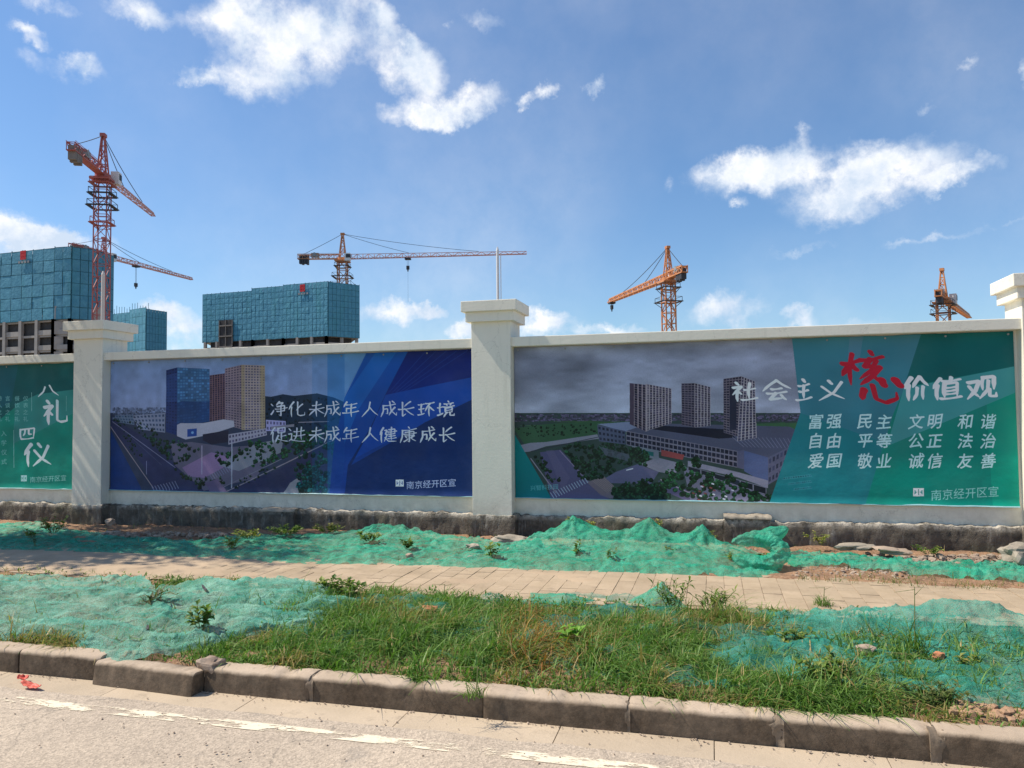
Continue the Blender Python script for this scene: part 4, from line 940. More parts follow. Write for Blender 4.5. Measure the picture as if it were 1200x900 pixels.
def crane(label, px, dist, slew_y, peak_y, tip, cj_len, mw, cm, jm, col_t=.26, frames=((1.5, 3.2), (6, 3.4)), hook=None, cwside=True, pend=True, slope=0.0, cab=True, jt=.17, mat_cw='weight', jw=1.5):
    base = at_d(px, slew_y, dist); zs = base.z; zp = at_d(px, peak_y, dist).z
    tipw = at_z(tip[0], tip[1], zs+1) if len(tip) == 2 else Vector(tip)
    v = flat(tipw)-flat(base); az_ = math.atan2(v.y, v.x); L = v.length
    t = empty('tower_crane', (base.x, base.y, 0), az_, label, 'crane', 'tower cranes over the site')
    def part(name, b, mat, par=t): return meshobj(name, b.mesh(name, mat), par, keep=False)
    b = MB(); n = int(zs/mw/1.05); lattice(b, (0, 0, 0), (0, 0, zs), mw, n, col_t*mw/2.2); part('mast', b, cm)
    b = MB(); b.cyl((0, 0, zs-.2), (0, 0, zs+.7), mw*.62, n=12); b.box(-mw*.8, mw*.8, -mw*.8, mw*.8, zs-.5, zs-.2); part('slewing_ring', b, cm)
    for dz, fw_ in frames:
        b = MB(); z = zs-dz; f = fw_
        for s in (-1, 1):
            b.box(-f/2, f/2, s*f/2-.35, s*f/2+.35, z, z+.14); b.box(s*f/2-.35, s*f/2+.35, -f/2, f/2, z+.005, z+.15)
            for u in (-1, 1):
                b.beam((s*f/2, u*f/2, z), (s*f/2, u*f/2, z+1.1), .09)
            b.beam((-f/2, s*f/2, z+1.1), (f/2, s*f/2, z+1.1), .08); b.beam((s*f/2, -f/2, z+1.1), (s*f/2, f/2, z+1.1), .08)
            b.beam((s*mw/2, s*mw/2, z-1.2), (s*f/2, s*f/2, z), .12)
        part('climbing_platform', b, MAT['dark'] if fw_ > 3.3 else cm)
    # peak
    b = MB(); lattice(b, (0, 0, zs+.6), (0, 0, zp), mw*.72, max(4, int((zp-zs)/1.6)), .20*mw/2.2, False, .45); b.box(-.6, .6, -.45, .45, zp-.1, zp+.5); part('tower_peak', b, cm)
    zj = zs+1.1; zt = zj+slope*L
    b = MB(); lattice(b, (mw*.4, 0, zj), (L, 0, zt), jw, int(L/1.7), jt, True, jw*.6); part('jib', b, jm)
    b = MB(); lattice(b, (-mw*.4, 0, zj), (-cj_len, 0, zj), 1.3, int(cj_len/1.6), jt*1.1); b.box(-cj_len, -mw*.4, -.6, .6, zj-.75, zj-.62)
    for s in (-1, 1): b.beam((-mw*.4, s*.75, zj+.9), (-cj_len, s*.75, zj+.9), .07)
    part('counter_jib', b, cm)
    for k in range(4):
        x = -cj_len+.5+k*.72; part('counterweight', MB().box(x, x+.6, -.62, .62, zj-2.1-(k % 2)*.25, zj+.3), MAT[mat_cw])
    b = MB(); b.box(-cj_len*.62-1, -cj_len*.62+1.2, -.7, .7, zj-.1, zj+1.1); b.cyl((-cj_len*.62, -.8, zj+.7), (-cj_len*.62, .8, zj+.7), .55, n=12); part('winch_house', b, MAT['grey'])
    if cab:
        b = MB(); b.box(mw*.45, mw*.45+1.6, -mw*.5-1.3, -mw*.5+.1, zs-.6, zs+1.7); cb = part('cab', b, MAT['white'])
        b = MB(); b.box(mw*.45+.35, mw*.45+1.63, -mw*.5-1.33, -mw*.5+.0, zs+.25, zs+1.35); part('cab_window', b, MAT['dark'], cb)
    if pend:
        for (xe, sag) in ((L*.74, .5), (L*.36, .25), (-cj_len*.9, .12)):
            b = MB(); P = None
            for k in range(9):
                f = k/8; q = Vector((xe*f, 0, (zp+.2)*(1-f)+(zj+.7+slope*max(xe, 0))*f-sag*4*f*(1-f)))
                if P is not None: b.beam(P, q, .10)
                P = q
            part('pendant_rope', b, MAT['cable'])
    if hook:
        hx, hd = hook[0]*L, hook[1]
        b = MB(); b.box(hx-.9, hx+.9, -.8, .8, zj-1.1, zj-.7); b.cyl((hx-.5, -.7, zj-.9), (hx-.5, .7, zj-.9), .3); b.cyl((hx+.5, -.7, zj-.9), (hx+.5, .7, zj-.9), .3); part('trolley', b, MAT['dark'])
        b = MB(); b.beam((hx-.2, 0, zj-1), (hx-.2, 0, zj-hd), .06); b.beam((hx+.2, 0, zj-1), (hx+.2, 0, zj-hd), .06); part('hoist_rope', b, MAT['cable'])
        b = MB(); b.box(hx-.45, hx+.45, -.3, .3, zj-hd-1.1, zj-hd); b.cyl((hx, 0, zj-hd-1.8), (hx, 0, zj-hd-1.1), .12, .25); part('hook_block', b, MAT['dark'])
        if len(hook) > 2:
            b = MB(); b.beam((hx, 0, zj-hd-1.5), (hx, 0, zj-hd-hook[2]), .04); part('tag_line', b, MAT['cable'])
    return t
crane('tallest red tower crane at the left, its mast in front of the largest netted tower', 120.5, 138, 209, 160, (180, 252), 14, 2.2, MAT['red'], MAT['pale'], col_t=.17, frames=((1.2, 3.3), (3.2, 3.6), (5.5, 3.9), (8.6, 3.1)), jw=1.25, jt=.15)
crane('red tower crane behind the tallest one, only its long low jib and ropes showing', 121.5, 215, 303, 280, (225, 327), 12, 1.9, MAT['red'], MAT['pale'], hook=(.33, 6), jw=1.3, jt=.2)
tip2 = at_d(617, 302, 226); b2 = at_d(401, 303, 226)
crane('red tower crane over the long netted block, its jib level', 401.5, 226, 305, 275, (tip2.x, tip2.y, b2.z), 13.5, 2.6, MAT['orange'], MAT['pale'], frames=((2, 4.0), (5.2, 5.2), (8, 6.2)), hook=(.355, 3.0, 11), slope=.012, jw=1.4, jt=.16, mat_cw='dark')
crane('orange tower crane right of the middle pillar, jib falling away to the left', 783, 172, 329, 291, (714, 353), 8.5, 2.35, MAT['orange'], MAT['orange'], frames=((1.8, 4.0), (5.0, 4.6)), hook=(.95, 1.5), jw=1.7, jt=.26, mat_cw='dark')
crane('orange tower crane by the right-hand pillar, only its top showing over the wall', 1105, 172, 353, 317, (1136, 371), 6.5, 2.5, MAT['orange'], MAT['orange'], frames=((1.0, 4.4), (3.0, 4.4)), jw=1.6, jt=.26, mat_cw='dark', pend=False)

# ------------------------------------------------------------------ poles behind the wall
def pole(px, top, dist, r, label, mat, twin=False):
    p = at_d(px, top, dist); t = empty('flag_pole', (p.x, p.y, -.03), 0, label, 'pole'); h = p.z+.03
    meshobj('shaft', MB().cyl((0, 0, 0), (0, 0, h), r*1.25, r, 12).mesh('shaft', mat, smooth=False), t, keep=False)
    meshobj('finial', MB().cyl((0, 0, h), (0, 0, h+.12), r*1.1, r*.4, 10).mesh('finial', mat), t, keep=False)
    meshobj('base_plate', MB().box(-.2, .2, -.2, .2, 0, .03).mesh('base_plate', MAT['grey']), t, keep=False)
    if twin: meshobj('halyard', MB().cyl((r*2.4, 0, .9), (r*2.4, 0, h-.1), r*.3, r*.3, 6).mesh('halyard', MAT['white']), t, keep=False)
pole(121, 322, 24, .055, 'plain beige pole rising behind the left pillar in front of the crane mast', MAT['pole'])
pole(583, 294, 22, .04, 'slim white pole with a cord rising behind the middle pillar', MAT['white'], True)

# ------------------------------------------------------------------ green debris nets
def ridge(x, y, s=0):
    wx = .35*fbm(x*1.7, y*1.7, 11+s); wy = .35*fbm(x*1.7, y*1.7, 23+s)
    return (1-abs(noise.noise(Vector((x*1.5+wx*3, y*3.2+wy*3, s)))*2.0))**3
def crease(x, y, s=0):
    w = .12*noise.noise(Vector((x*3, y*3, s))); a = 0
    for f, k in ((3.1, .030), (6.3, .016), (13., .008)):
        a += k*(1-2.6*abs(noise.noise(Vector((x*f+w*f*3, y*f*1.5-w*f*2, s+f)))))
    return a
def net(label, lo, hi, z, nx, ny, hf, mat, z_edge=.0):
    lo = sorted([(p.x, p.y) for p in (at_z(a, b, z) for a, b in lo)]); hi = sorted([(p.x, p.y) for p in (at_z(a, b, z) for a, b in hi)]); ck = dict(net=.7, netold=.5).get(next((k for k, m in MAT.items() if m == mat), ''), .5)
    x0, x1 = min(lo[0][0], hi[0][0]), max(lo[-1][0], hi[-1][0]); L, H = interp(lo), interp(hi)
    def g(x, y, t):
        e = min(1, 4*t, 4*(1-t)); f = min(1, (x-x0)/.15, (x1-x)/.15)
        yy = y+.02*fbm(x*5, t*3, 4)*(1 if t in (0, 1) else .5)
        return (x+.015*fbm(x*3, y*3, 2), yy, hf(x, yy, t)+crease(x, yy)*ck+.004-.09*max(0, 1-(min(x-x0, x1-x)+.12*fbm(1.0, y*4, 6))/.35))
    V, F = grid(list(np.linspace(x0, x1, nx)), lambda x: (L(x)+.03*fbm(x*2.5, 1, 7)+.012*fbm(x*11, 2, 7), H(x)+.03*fbm(x*2.5, 5, 9)), g, ny)
    return tag(meshobj('debris_net', npmesh('debris_net', V, F, mat)), label, 'net', 'green debris nets')
PEAKS = [(at_y(672, 611, 8.25), .23, .22), (at_y(762, 610, 8.25), .235, .24), (at_y(823, 619, 8.1), .20, .19), (at_y(72, 607, 8.5), .19, .33), (at_y(470, 618, 8.4), .08, .5), (at_y(720, 628, 8.2), .04, .5), (at_y(790, 640, 7.9), .02, .4), (at_y(640, 640, 8.1), .06, .4), (at_y(445, 622, 8.5), .05, .3), (at_y(300, 628, 8.4), .03, .4)]
def far_h(x, y, t):
    h = bank_h(x, y)-.004
    for p, a, r in PEAKS:
        d = math.hypot((x-p.x)*1.0, (y-p.y)*1.1); k = (a+.035)*math.exp(-(d/r/.88)**.9)
        an = math.atan2(y-p.y, x-p.x); h += k*(1+.16*math.sin(an*7+p.x*5)*min(1, d/.12))
    h += .012*ridge(x*.8, y*.7)+.015*max(0, fbm(x*1.4, y*1.6, 3))-.008+.008*fbm(x*7, y*7, 5)+.004*fbm(x*28, y*28, 5)
    return h*min(1, 1)-.035*max(0, 1-t/.06)
net('bright green debris net draped over mounds and rubble along the foot of the wall',
    [(-60, 641), (0, 641), (100, 642), (230, 649), (300, 653), (450, 656), (600, 661), (750, 665), (925, 671)],
    [(-60, 612), (0, 612), (60, 616), (130, 624), (230, 630), (300, 626), (400, 622), (470, 622), (540, 629), (590, 638), (640, 634), (700, 629), (800, 632), (860, 643), (925, 645)],
    .2, 620, 96, far_h, MAT['net'])
net('narrow strip of green net lying crumpled at the wall foot right of the rolled net',
    [(905, 656), (960, 656), (1040, 661), (1100, 667), (1160, 673), (1260, 676)], [(905, 640), (960, 645), (1040, 648), (1100, 654), (1200, 655), (1260, 657)],
    .22, 260, 40, lambda x, y, t: bank_h(x, y)+.015+.03*ridge(x*1.6, y*1.6, 3)+.012*fbm(x*11, y*11, 5)+.01*fbm(x*28, y*28, 5)-.03*max(0, 1-t/.1), MAT['net'])
def near_h(x, y, t):
    return GZ+.012-.03*max(0, 1-(y-3.95)/.6)+.02*fbm(x*1.1, y*1.6, 3)+.06*ridge(x*.30, y*.85, 6)+.025*ridge(x*.5, y*1.7, 12)+.05*max(0, fbm(x*.8, y*1.5, 31))-.015+.010*fbm(x*5, y*7, 6)+.004*fbm(x*30, y*30, 6)-.05*max(0, 1-t/.05)
net('large faded green net spread over the near verge at the left, sagging to the kerb',
    [(-120, 735), (0, 737), (60, 738), (105, 752), (132, 764), (175, 758), (250, 742), (330, 728), (420, 722)],
    [(-120, 674), (0, 674), (100, 678), (165, 679), (182, 690), (260, 684), (345, 676), (385, 690), (420, 700)],
    .2, 430, 110, near_h, MAT['netold'])
o = net('thin worn green net buried under the grass in the middle of the near verge',
    [(370, 740), (450, 752), (600, 770), (760, 785), (1010, 812)], [(370, 690), (450, 694), (600, 694), (660, 690), (780, 693), (1010, 722)],
    .2, 330, 70, lambda x, y, t: verge_h(x, y)+.012+.07*fbm(x*2.3, y*3, 41)+.006*fbm(x*9, y*9, 6)-.03*max(0, 1-t/.3), MAT['netblue'])
HUMPS = [(at_y(1118, 716, 5.6), .13, .26), (at_y(1010, 726, 5.5), .06, .25), (at_y(1160, 722, 5.55), .08, .3), (at_y(980, 716, 5.75), .05, .2)]
def right_h(x, y, t):
    h = verge_h(x, y)+.02+.02*fbm(x*7, y*7, 6)*.5+.02*ridge(x*1.5, y*1.3, 16)+.004*fbm(x*30, y*30, 6)
    for p, a, r in HUMPS: h += a*math.exp(-(((x-p.x)/r/1.6)**2+((y-p.y)/(r*.62))**2))
    return h-.03*max(0, 1-t/.05)
net('dusty green net with a folded hump by the footpath at the right',
    [(850, 780), (1000, 806), (1080, 800), (1150, 812), (1500, 830)], [(850, 706), (985, 717), (1060, 716), (1100, 714), (1180, 730), (1280, 745), (1500, 760)],
    .2, 300, 90, right_h, MAT['netthin'])
# small hump of net standing up among the grass
c = at_z(662, 690, .2)
def tuft(px, py, h, w, label):
    c = at_z(px, py, .18); V, F = [], []; n, m = 26, 12
    for i in range(m):
        t = i/(m-1)
        for j in range(n):
            a = 2*PI*j/n; r = w*(1-t)**1.3*(1+.25*math.sin(a*5+px)+.12*math.sin(a*11))+.012
            V.append((c.x+r*math.cos(a)+.05*t*t, c.y+r*.7*math.sin(a), .15+h*t+.012*fbm(a*2, t*6, px)))
    F = [(i*n+j, i*n+(j+1) % n, (i+1)*n+(j+1) % n, (i+1)*n+j) for i in range(m-1) for j in range(n)]
    tag(meshobj('debris_net', npmesh('debris_net', np.array(V), np.array(F), MAT['net'])), label, 'net', 'green debris nets')
tuft(770, 703, .17, .20, 'pointed tuft of green net pulled up among tall weeds beside the footpath')
tuft(655, 698, .05, .26, 'low flat lump of green net at the grass edge below the middle mound')
# rolled bundle
c = at_z(886, 661, .2)
def bundle():
    V, F = [], []; n, m = 160, 30; th0, th1 = math.radians(-150), math.radians(150)
    for i in range(n):
        f = i/(n-1); a = th0+(th1-th0)*f; R = .195; rr = .072*(.70+.5*math.sin(f*PI))+.006*abs(noise.noise(Vector((f*30, 1, 2))))
        ctr = Vector((c.x+.01+R*math.cos(a)*1.12, c.y+.10+R*.42*math.sin(a), GZ+.15+R*.52*math.sin(a)))
        rad = Vector((math.cos(a), math.sin(a)*.63, math.sin(a)*.77)).normalized(); nn = Vector((0, .77, -.63))
        for j in range(m):
            b = 2*PI*j/m; q = rr*(1+.14*math.sin(b*5+f*14+2*fbm(f*6, 0, 1))-.22*abs(noise.noise(Vector((f*16, math.cos(b)*1.6, math.sin(b)*1.6))))*2+.12*fbm(f*22, math.cos(b)*2, math.sin(b)*2))
            p = ctr+rad*q*math.cos(b)-nn*q*math.sin(b); V.append(tuple(p))
    F = [(i*m+j, (i+1)*m+j, (i+1)*m+(j+1) % m, i*m+(j+1) % m) for i in range(n-1) for j in range(m)]
    o = tag(meshobj('net_roll', npmesh('net_roll', np.array(V), np.array(F), MAT['net'])), 'twisted green net bunched into a thick ring at the footpath edge', 'net', 'green debris nets')
    V = []; n, m = 30, 22; cc = at_z(905, 647, .22)
    for i in range(n):
        f = i/(n-1); u = math.sin(f*PI)**.6
        for j in range(m):
            b = 2*PI*j/m; q = (.085*u)*(1+.14*math.sin(b*5+f*6)+.1*fbm(f*5, b, 8))
            V.append((cc.x-.17+.34*f, cc.y+.1+q*math.cos(b), GZ+.19+.10*f*f+q*math.sin(b)*1.0))
    F = [(i*m+j, (i+1)*m+j, (i+1)*m+(j+1) % m, i*m+(j+1) % m) for i in range(n-1) for j in range(m)]
    meshobj('loose_end', npmesh('loose_end', np.array(V), np.array(F), MAT['net']), o)
bundle()

# ------------------------------------------------------------------ grass and weeds
fwn, rn, un = map(np.array, (_fw, _r, _u))
def to_px(x, y, z=.2):
    v = np.array([x, y, z-CAM_H]) if np.isscalar(x) else np.stack([x, y, np.full_like(x, z-CAM_H)], -1)
    d = v@fwn; return 600+FPX*(v@rn)/d, 450-FPX*(v@un)/d
def blades(name, P, Ln, lean, wid, cols, seg=3):
    """P (n,3) roots; tapered bending blades"""
    n = len(P); a = rng.uniform(0, 2*PI, n); d = np.c_[np.cos(a), np.sin(a), np.zeros(n)]+lean
    side = np.c_[-d[:, 1], d[:, 0], np.zeros(n)]; side /= np.linalg.norm(side, axis=1)[:, None]+1e-9
    ph = rng.uniform(0, PI, n); side = side*np.cos(ph*.5)[:, None]+np.c_[d[:, 0], d[:, 1], np.zeros(n)]*np.sin(ph*.5)[:, None]*.6
    bend = rng.uniform(.3, 1.9, n); V = np.zeros((n, seg+1, 2, 3))
    for k in range(seg+1):
        t = k/seg; out = Ln*bend*(t**1.7)*.75; up = Ln*(t-bend*.42*t**2.4)
        c = P+d*out[:, None]; c[:, 2] += up; w = (wid*(1-t)**.7+.0006)[:, None]*side
        V[:, k, 0] = c-w; V[:, k, 1] = c+w
    base = np.arange(n)[:, None]*(seg+1)*2; F = []
    for k in range(seg): F.append(np.stack([base[:, 0]+2*k, base[:, 0]+2*k+1, base[:, 0]+2*k+3, base[:, 0]+2*k+2], -1))
    F = np.stack(F, 1).reshape(-1, 4); C_ = np.repeat(cols, (seg+1)*2, 0)
    return npmesh(name, V.reshape(-1, 3), F, MAT['leaf'], False, C_)
def vnoise(x, y, s, seed):
    g = np.random.default_rng(seed).uniform(0, 1, (96, 96)); u, v = (x*s) % 95, (y*s) % 95; i, j = u.astype(int), v.astype(int); fu, fv = u-i, v-j
    fu, fv = fu*fu*(3-2*fu), fv*fv*(3-2*fv)
    return g[i, j]*(1-fu)*(1-fv)+g[i+1, j]*fu*(1-fv)+g[i, j+1]*(1-fu)*fv+g[i+1, j+1]*fu*fv
ss = lambda x, a, b: (lambda t: t*t*(3-2*t))(np.clip((x-a)/(b-a), 0, 1))
def near_density(x, y):
    px, py = to_px(x, y)
    left = np.where(y > 4.45, ss(px, 290, 400), ss(px, 130, 250))
    right = 1-ss(px, 950, 1150)*np.where(y < 4.9, .25, .5)
    right *= 1-ss(px, 1090, 1140)*ss(-y, -4.5, -4.3)*.9
    d = left*right
    strip = (1-ss(px, 80, 125))*(1-ss(y, 4.18, 4.30))*.9
    edge = ss(y, 5.72, 5.95)*.15
    back = ss(px, 170, 200)*(1-ss(px, 240, 330))*ss(y, 5.55, 5.75)*.8
    clump = .12+.88*ss(vnoise(x+20, y+20, 3.1, 5)*.6+vnoise(x+20, y+20, 8.3, 15)*.4, .32, .62)
    d = d*(1-.75*ss(y, 5.68, 5.85)); return np.maximum(np.maximum(d, strip), back)*clump+.03+.10*ss(px, 850, 960)*ss(vnoise(x+20, y+11, 4, 6), .35, .7)+.22*ss(px, 150, 300)*(1-ss(px, 330, 440))*ss(vnoise(x+20, y+11, 5, 26), .3, .7)
n0 = 560000
x = rng.uniform(-8.5, 3.6, n0); y = rng.uniform(3.99, 5.96, n0)
k = rng.uniform(0, 1, n0) < near_density(x, y); x, y = x[k], y[k]; n = len(x)
z = np.array([verge_h(a, b) for a, b in zip(x, y)])
px, py = to_px(x, y)
tall = vnoise(x+20, y+20, 1.9, 9); Ln = rng.gamma(3.2, .31, n)*(.040+.060*tall)*(1-.45*ss(y, 5.4, 5.8))*(.6+.8*vnoise(x+20, y+20, 9, 19))
dry = np.clip(1.25*np.exp(-(((px-635)/48)**2+((py-745)/38)**2))+.9*(px < 120)+ss(vnoise(x+9, y+9, 2.3, 3), .62, .9)*.7, 0, 1)
isdry = rng.uniform(0, 1, n) < dry*.75+.06
g = rng.uniform(0, 1, n)[:, None]; hue = vnoise(x+5, y+5, 4, 12)[:, None]
green = (1-g)*np.array([.06, .15, .025])+g*np.array([.19, .33, .075]); green = green*(1-.35*hue)+np.array([.18, .27, .07])*.35*hue
straw = (1-g)*np.array([.26, .19, .07])+g*np.array([.45, .36, .16]); rusty = (1-g)*np.array([.30, .12, .035])+g*np.array([.42, .25, .06])
inpatch = np.exp(-(((px-635)/55)**2+((py-745)/45)**2)) > rng.uniform(.2, 1.2, n)
cols = np.where(isdry[:, None], np.where(inpatch[:, None], rusty, straw), green)
lean = np.zeros((n, 3)); lean[:, 0] = .25; fr = y < 4.07; lean[fr, 1] = -.6; Ln[fr] *= .6
tag(meshobj('verge_grass', blades('verge_grass', np.c_[x, y, z-.005], Ln, lean, rng.gamma(4, .0008, n)+.001, cols)), 'rough green and yellowing grass covering the near verge', 'grass', kind='stuff')
n0 = 170000; x = rng.uniform(-6.5, 3.6, n0); y = rng.uniform(4.0, 5.9, n0)
k = rng.uniform(0, 1, n0) < (near_density(x, y)*.55+.03)*ss(vnoise(x+3, y+20, 2.2, 33), .35, .7); x, y = x[k], y[k]; n = len(x)
z = np.array([verge_h(a, b) for a, b in zip(x, y)])+rng.uniform(.0, .06, n); g = rng.uniform(0, 1, n)[:, None]
cols = np.where(rng.uniform(0, 1, n)[:, None] < .15, (1-g)*np.array([.30, .22, .09])+g*np.array([.42, .34, .18]), (1-g)*np.array([.055, .12, .02])+g*np.array([.20, .33, .07]))
tag(meshobj('low_weeds', blades('low_weeds', np.c_[x, y, z], rng.uniform(.015, .05, n), np.zeros((n, 3)), rng.uniform(.004, .010, n), cols, 2)), 'small-leaved weeds and dead leaves mixed into the grass', 'weeds', kind='stuff')
# short grass and moss at the far bank and both path edges
n0 = 26000; x = rng.uniform(-10, 4.2, n0); y = rng.uniform(6.95, 8.9, n0); px, py = to_px(x, y, .25)
d = .10*vnoise(x+20, y+20, 2.5, 3)+.9*((y < 7.12) & (px > 930))*ss(vnoise(x+20, y+9, 3, 4), .3, .6)+.35*ss(px, 930, 960)*(y < 7.45)*vnoise(x+20, y+20, 5, 8)
k = rng.uniform(0, 1, n0) < d; x, y = x[k], y[k]; n = len(x); z = np.array([bank_h(a, b) for a, b in zip(x, y)]); g = rng.uniform(0, 1, n)[:, None]
cols = np.where(rng.uniform(0, 1, n)[:, None] < .35, (1-g)*np.array([.26, .19, .08])+g*np.array([.4, .3, .14]), (1-g)*np.array([.06, .12, .018])+g*np.array([.16, .24, .045]))
tag(meshobj('bank_grass', blades('bank_grass', np.c_[x, y, z], rng.uniform(.02, .09, n), np.zeros((n, 3)), rng.uniform(.0015, .0035, n), cols)), 'thin sparse grass at the wall foot', 'grass', kind='stuff')

def plant(px, py, z, spread, height, nl, leafl, label, kind='broad', col=None, yfix=None, group=None):
    c = at_z(px, py, z) if yfix is None else at_y(px, py, yfix); R = random.Random(px*7+py)
    t = empty('weed', (c.x, c.y, c.z if yfix is None else z), 0, label, 'weed', group)
    nl = int(nl*1.8); spread *= 1.15
    V, F, K = [], [], []; st = MB(); cols = col or [(.07, .14, .02), (.16, .24, .05), (.24, .28, .07)]
    ns = max(2, nl//9)
    for s in range(ns):
        a = R.uniform(0, 2*PI); r = spread*R.uniform(.1, 1)**.7; h = height*R.uniform(.45, 1); tip = Vector((r*math.cos(a), r*.7*math.sin(a), h)); root = Vector((tip.x*.25, tip.y*.25, -.02))
        st.cyl(root, tip, .003, .0014, 5)
        for q in range(max(3, nl//ns)):
            f = R.uniform(.25, 1); p = root+(tip-root)*f; an = R.uniform(0, 2*PI); el_ = R.uniform(-.2, .9); L = leafl*R.uniform(.6, 1.25); w = L*(.33 if kind == 'broad' else .09)
            d = Vector((math.cos(an)*math.cos(el_), math.sin(an)*math.cos(el_), math.sin(el_))); sd_ = d.cross(Vector((0, 0, 1))).normalized(); up = sd_.cross(d)
            i0 = len(V); V += [tuple(p), tuple(p+d*L*.45+sd_*w+up*w*.4), tuple(p+d*L-up*L*.18), tuple(p+d*L*.45-sd_*w+up*w*.4), tuple(p+d*L*.5)]
            F += [(i0, i0+1, i0+4), (i0+1, i0+2, i0+4), (i0+2, i0+3, i0+4), (i0+3, i0, i0+4)]; cc = R.choice(cols); g_ = R.uniform(.75, 1.2); K += [[v*g_ for v in cc]]*5
    meshobj('leaves', npmesh('leaves', np.array(V), np.array(F), MAT['leaf'], False, np.array(K)), t, keep=False)
    meshobj('stem', st.mesh('stem', MAT['stemm'] if 'stemm' in MAT else MAT['bark']), t, keep=False)
    return t
MAT['stemm'] = simple('weed_stem', (.12, .16, .05), (.20, .20, .08))
YG = [(.16, .22, .04), (.28, .30, .07), (.36, .32, .10)]
for (px, py, z, sp, h, nl, ll, lab, kd, cl) in [
    (62, 622, .28, .16, .16, 70, .05, 'yellow-green weed on the net mound at the far left', 'broad', YG),
    (35, 628, .24, .12, .07, 40, .04, 'small dark weed left of the yellow-green one on the far-left net', 'broad', None),
    (42, 637, .2, .07, .10, 20, .05, 'dark tuft poking through the net below the far-left mound', 'thin', [(.04, .07, .02)]),
    (272, 640, .2, .09, .10, 40, .045, 'leafy weed through the net edge under the left banner photo', 'broad', None),
    (292, 629, .24, .20, .08, 90, .045, 'low spreading weed at the left end of the leafy patch below the blue banner', 'broad', YG),
    (335, 625, .24, .25, .09, 130, .045, 'wide low weed patch in front of the first concrete block', 'broad', None),
    (385, 622, .24, .20, .08, 100, .045, 'low weed just right of the first concrete block', 'broad', YG),
    (432, 632, .24, .16, .08, 80, .045, 'weed growing through the net below the blue lettering', 'broad', None),
    (476, 640, .22, .13, .09, 70, .045, 'weed on the net under the footer of the blue banner', 'broad', None),
    (577, 652, .2, .07, .13, 26, .06, 'small upright weed on the net in front of the middle pillar', 'broad', None),
    (669, 612, .42, .06, .07, 22, .035, 'weed crowning the leftmost pointed net mound', 'broad', YG),
    (692, 620, .30, .07, .10, 30, .04, 'yellowish weed behind the net between the two left mounds', 'broad', YG),
    (675, 648, .22, .06, .15, 24, .05, 'upright weed standing through the net below the leftmost mound', 'broad', None),
    (716, 654, .2, .05, .10, 20, .04, 'sparse little weed through the net midway along the mounds', 'broad', None),
    (769, 618, .36, .09, .10, 50, .035, 'weed on the right shoulder of the central net mound', 'broad', YG),
    (785, 650, .2, .08, .07, 30, .04, 'flat weed on the net between central and right mounds', 'broad', None),
    (828, 636, .25, .14, .12, 90, .04, 'dense yellow-green weed on the rightmost net mound', 'broad', YG),
    (862, 655, .2, .09, .06, 34, .04, 'small weed just left of the rolled net', 'broad', None),
    (893, 655, .2, .07, .06, 24, .035, 'weed growing inside the ring of rolled net', 'broad', YG),
    (962, 636, .24, .16, .12, 60, .04, 'pale weed at the wall foot right of the rolled net', 'broad', YG),
    (1090, 647, .24, .16, .06, 50, .04, 'low weed among rubble by the right end of the wall', 'broad', None),
    (790, 712, .18, .14, .22, 60, .09, 'tall coarse weeds around the tuft of green net', 'thin', None),
    (832, 712, .18, .18, .16, 80, .09, 'coarse grass clump right of the tuft of green net', 'thin', None),
    (400, 700, .18, .20, .14, 120, .06, 'leafy weed clump at the left end of the long grass', 'broad', None),
    (670, 752, .18, .09, .12, 22, .075, 'bright green broad-leaved weed in the middle of the yellowed grass', 'broad', [(.16, .34, .04), (.22, .42, .06)]),
    (972, 802, .16, .16, .15, 110, .05, 'bushy weed overhanging the kerb on the right', 'broad', None),
    (1095, 820, .15, .16, .09, 130, .03, 'low mossy cushion plant by the right-hand kerb joint', 'broad', [(.08, .12, .03), (.14, .17, .05)]),
    (925, 755, .17, .14, .09, 60, .05, 'leafy weed on the net left of the bare patch', 'broad', None),
    (1130, 778, .17, .08, .06, 24, .04, 'tiny yellow weed on the right-hand net', 'broad', YG),
    (235, 735, .2, .10, .17, 40, .06, 'thin weed standing on the faded net near its middle', 'broad', None),
    (172, 706, .2, .14, .10, 20, .12, 'wiry dry stalks on the faded net at the left', 'thin', [(.12, .13, .06)])]:
    plant(px, py, z, sp, h, nl, ll, lab, kd, cl)
def tall_grass(px, py, h, n, label):
    c = at_z(px, py, .16); t = empty('tall_grass', (c.x, c.y, .15), 0, label, 'grass'); m = n
    P = np.c_[rng.normal(0, .03, m), rng.normal(0, .03, m), np.zeros(m)]; L = rng.uniform(.4, 1, m)*h; g = rng.uniform(0, 1, m)[:, None]
    meshobj('blades', blades('blades', P, L, np.zeros((m, 3)), rng.uniform(.002, .004, m), (1-g)*np.array([.07, .15, .02])+g*np.array([.16, .26, .05])), t, keep=False)
    st = MB(); st.cyl((0, 0, 0), (.01, 0, h*1.15), .004, .002, 6); st.cyl((.01, 0, h*1.1), (-.10, .02, h*1.02), .002, .001, 5); st.cyl((.01, 0, h*1.0), (.06, .02, h*1.14), .002, .001, 5)
    meshobj('seed_stalk', st.mesh('seed_stalk', MAT['stemm']), t, keep=False)
tall_grass(1072, 762, .34, 60, 'tall seeding grass stalk standing alone over the right-hand net')
tall_grass(1060, 792, .12, 50, 'short grass tuft in front of the tall seeding stalk')
tall_grass(520, 700, .10, 30, 'grass tuft with a thin stalk at the footpath edge left of the orange leaf')
tall_grass(965, 708, .12, 70, 'grass tuft at the footpath edge before the folded net hump')
tall_grass(558, 845-30, .14, 40, 'long grass hanging over the kerb joint near the middle')

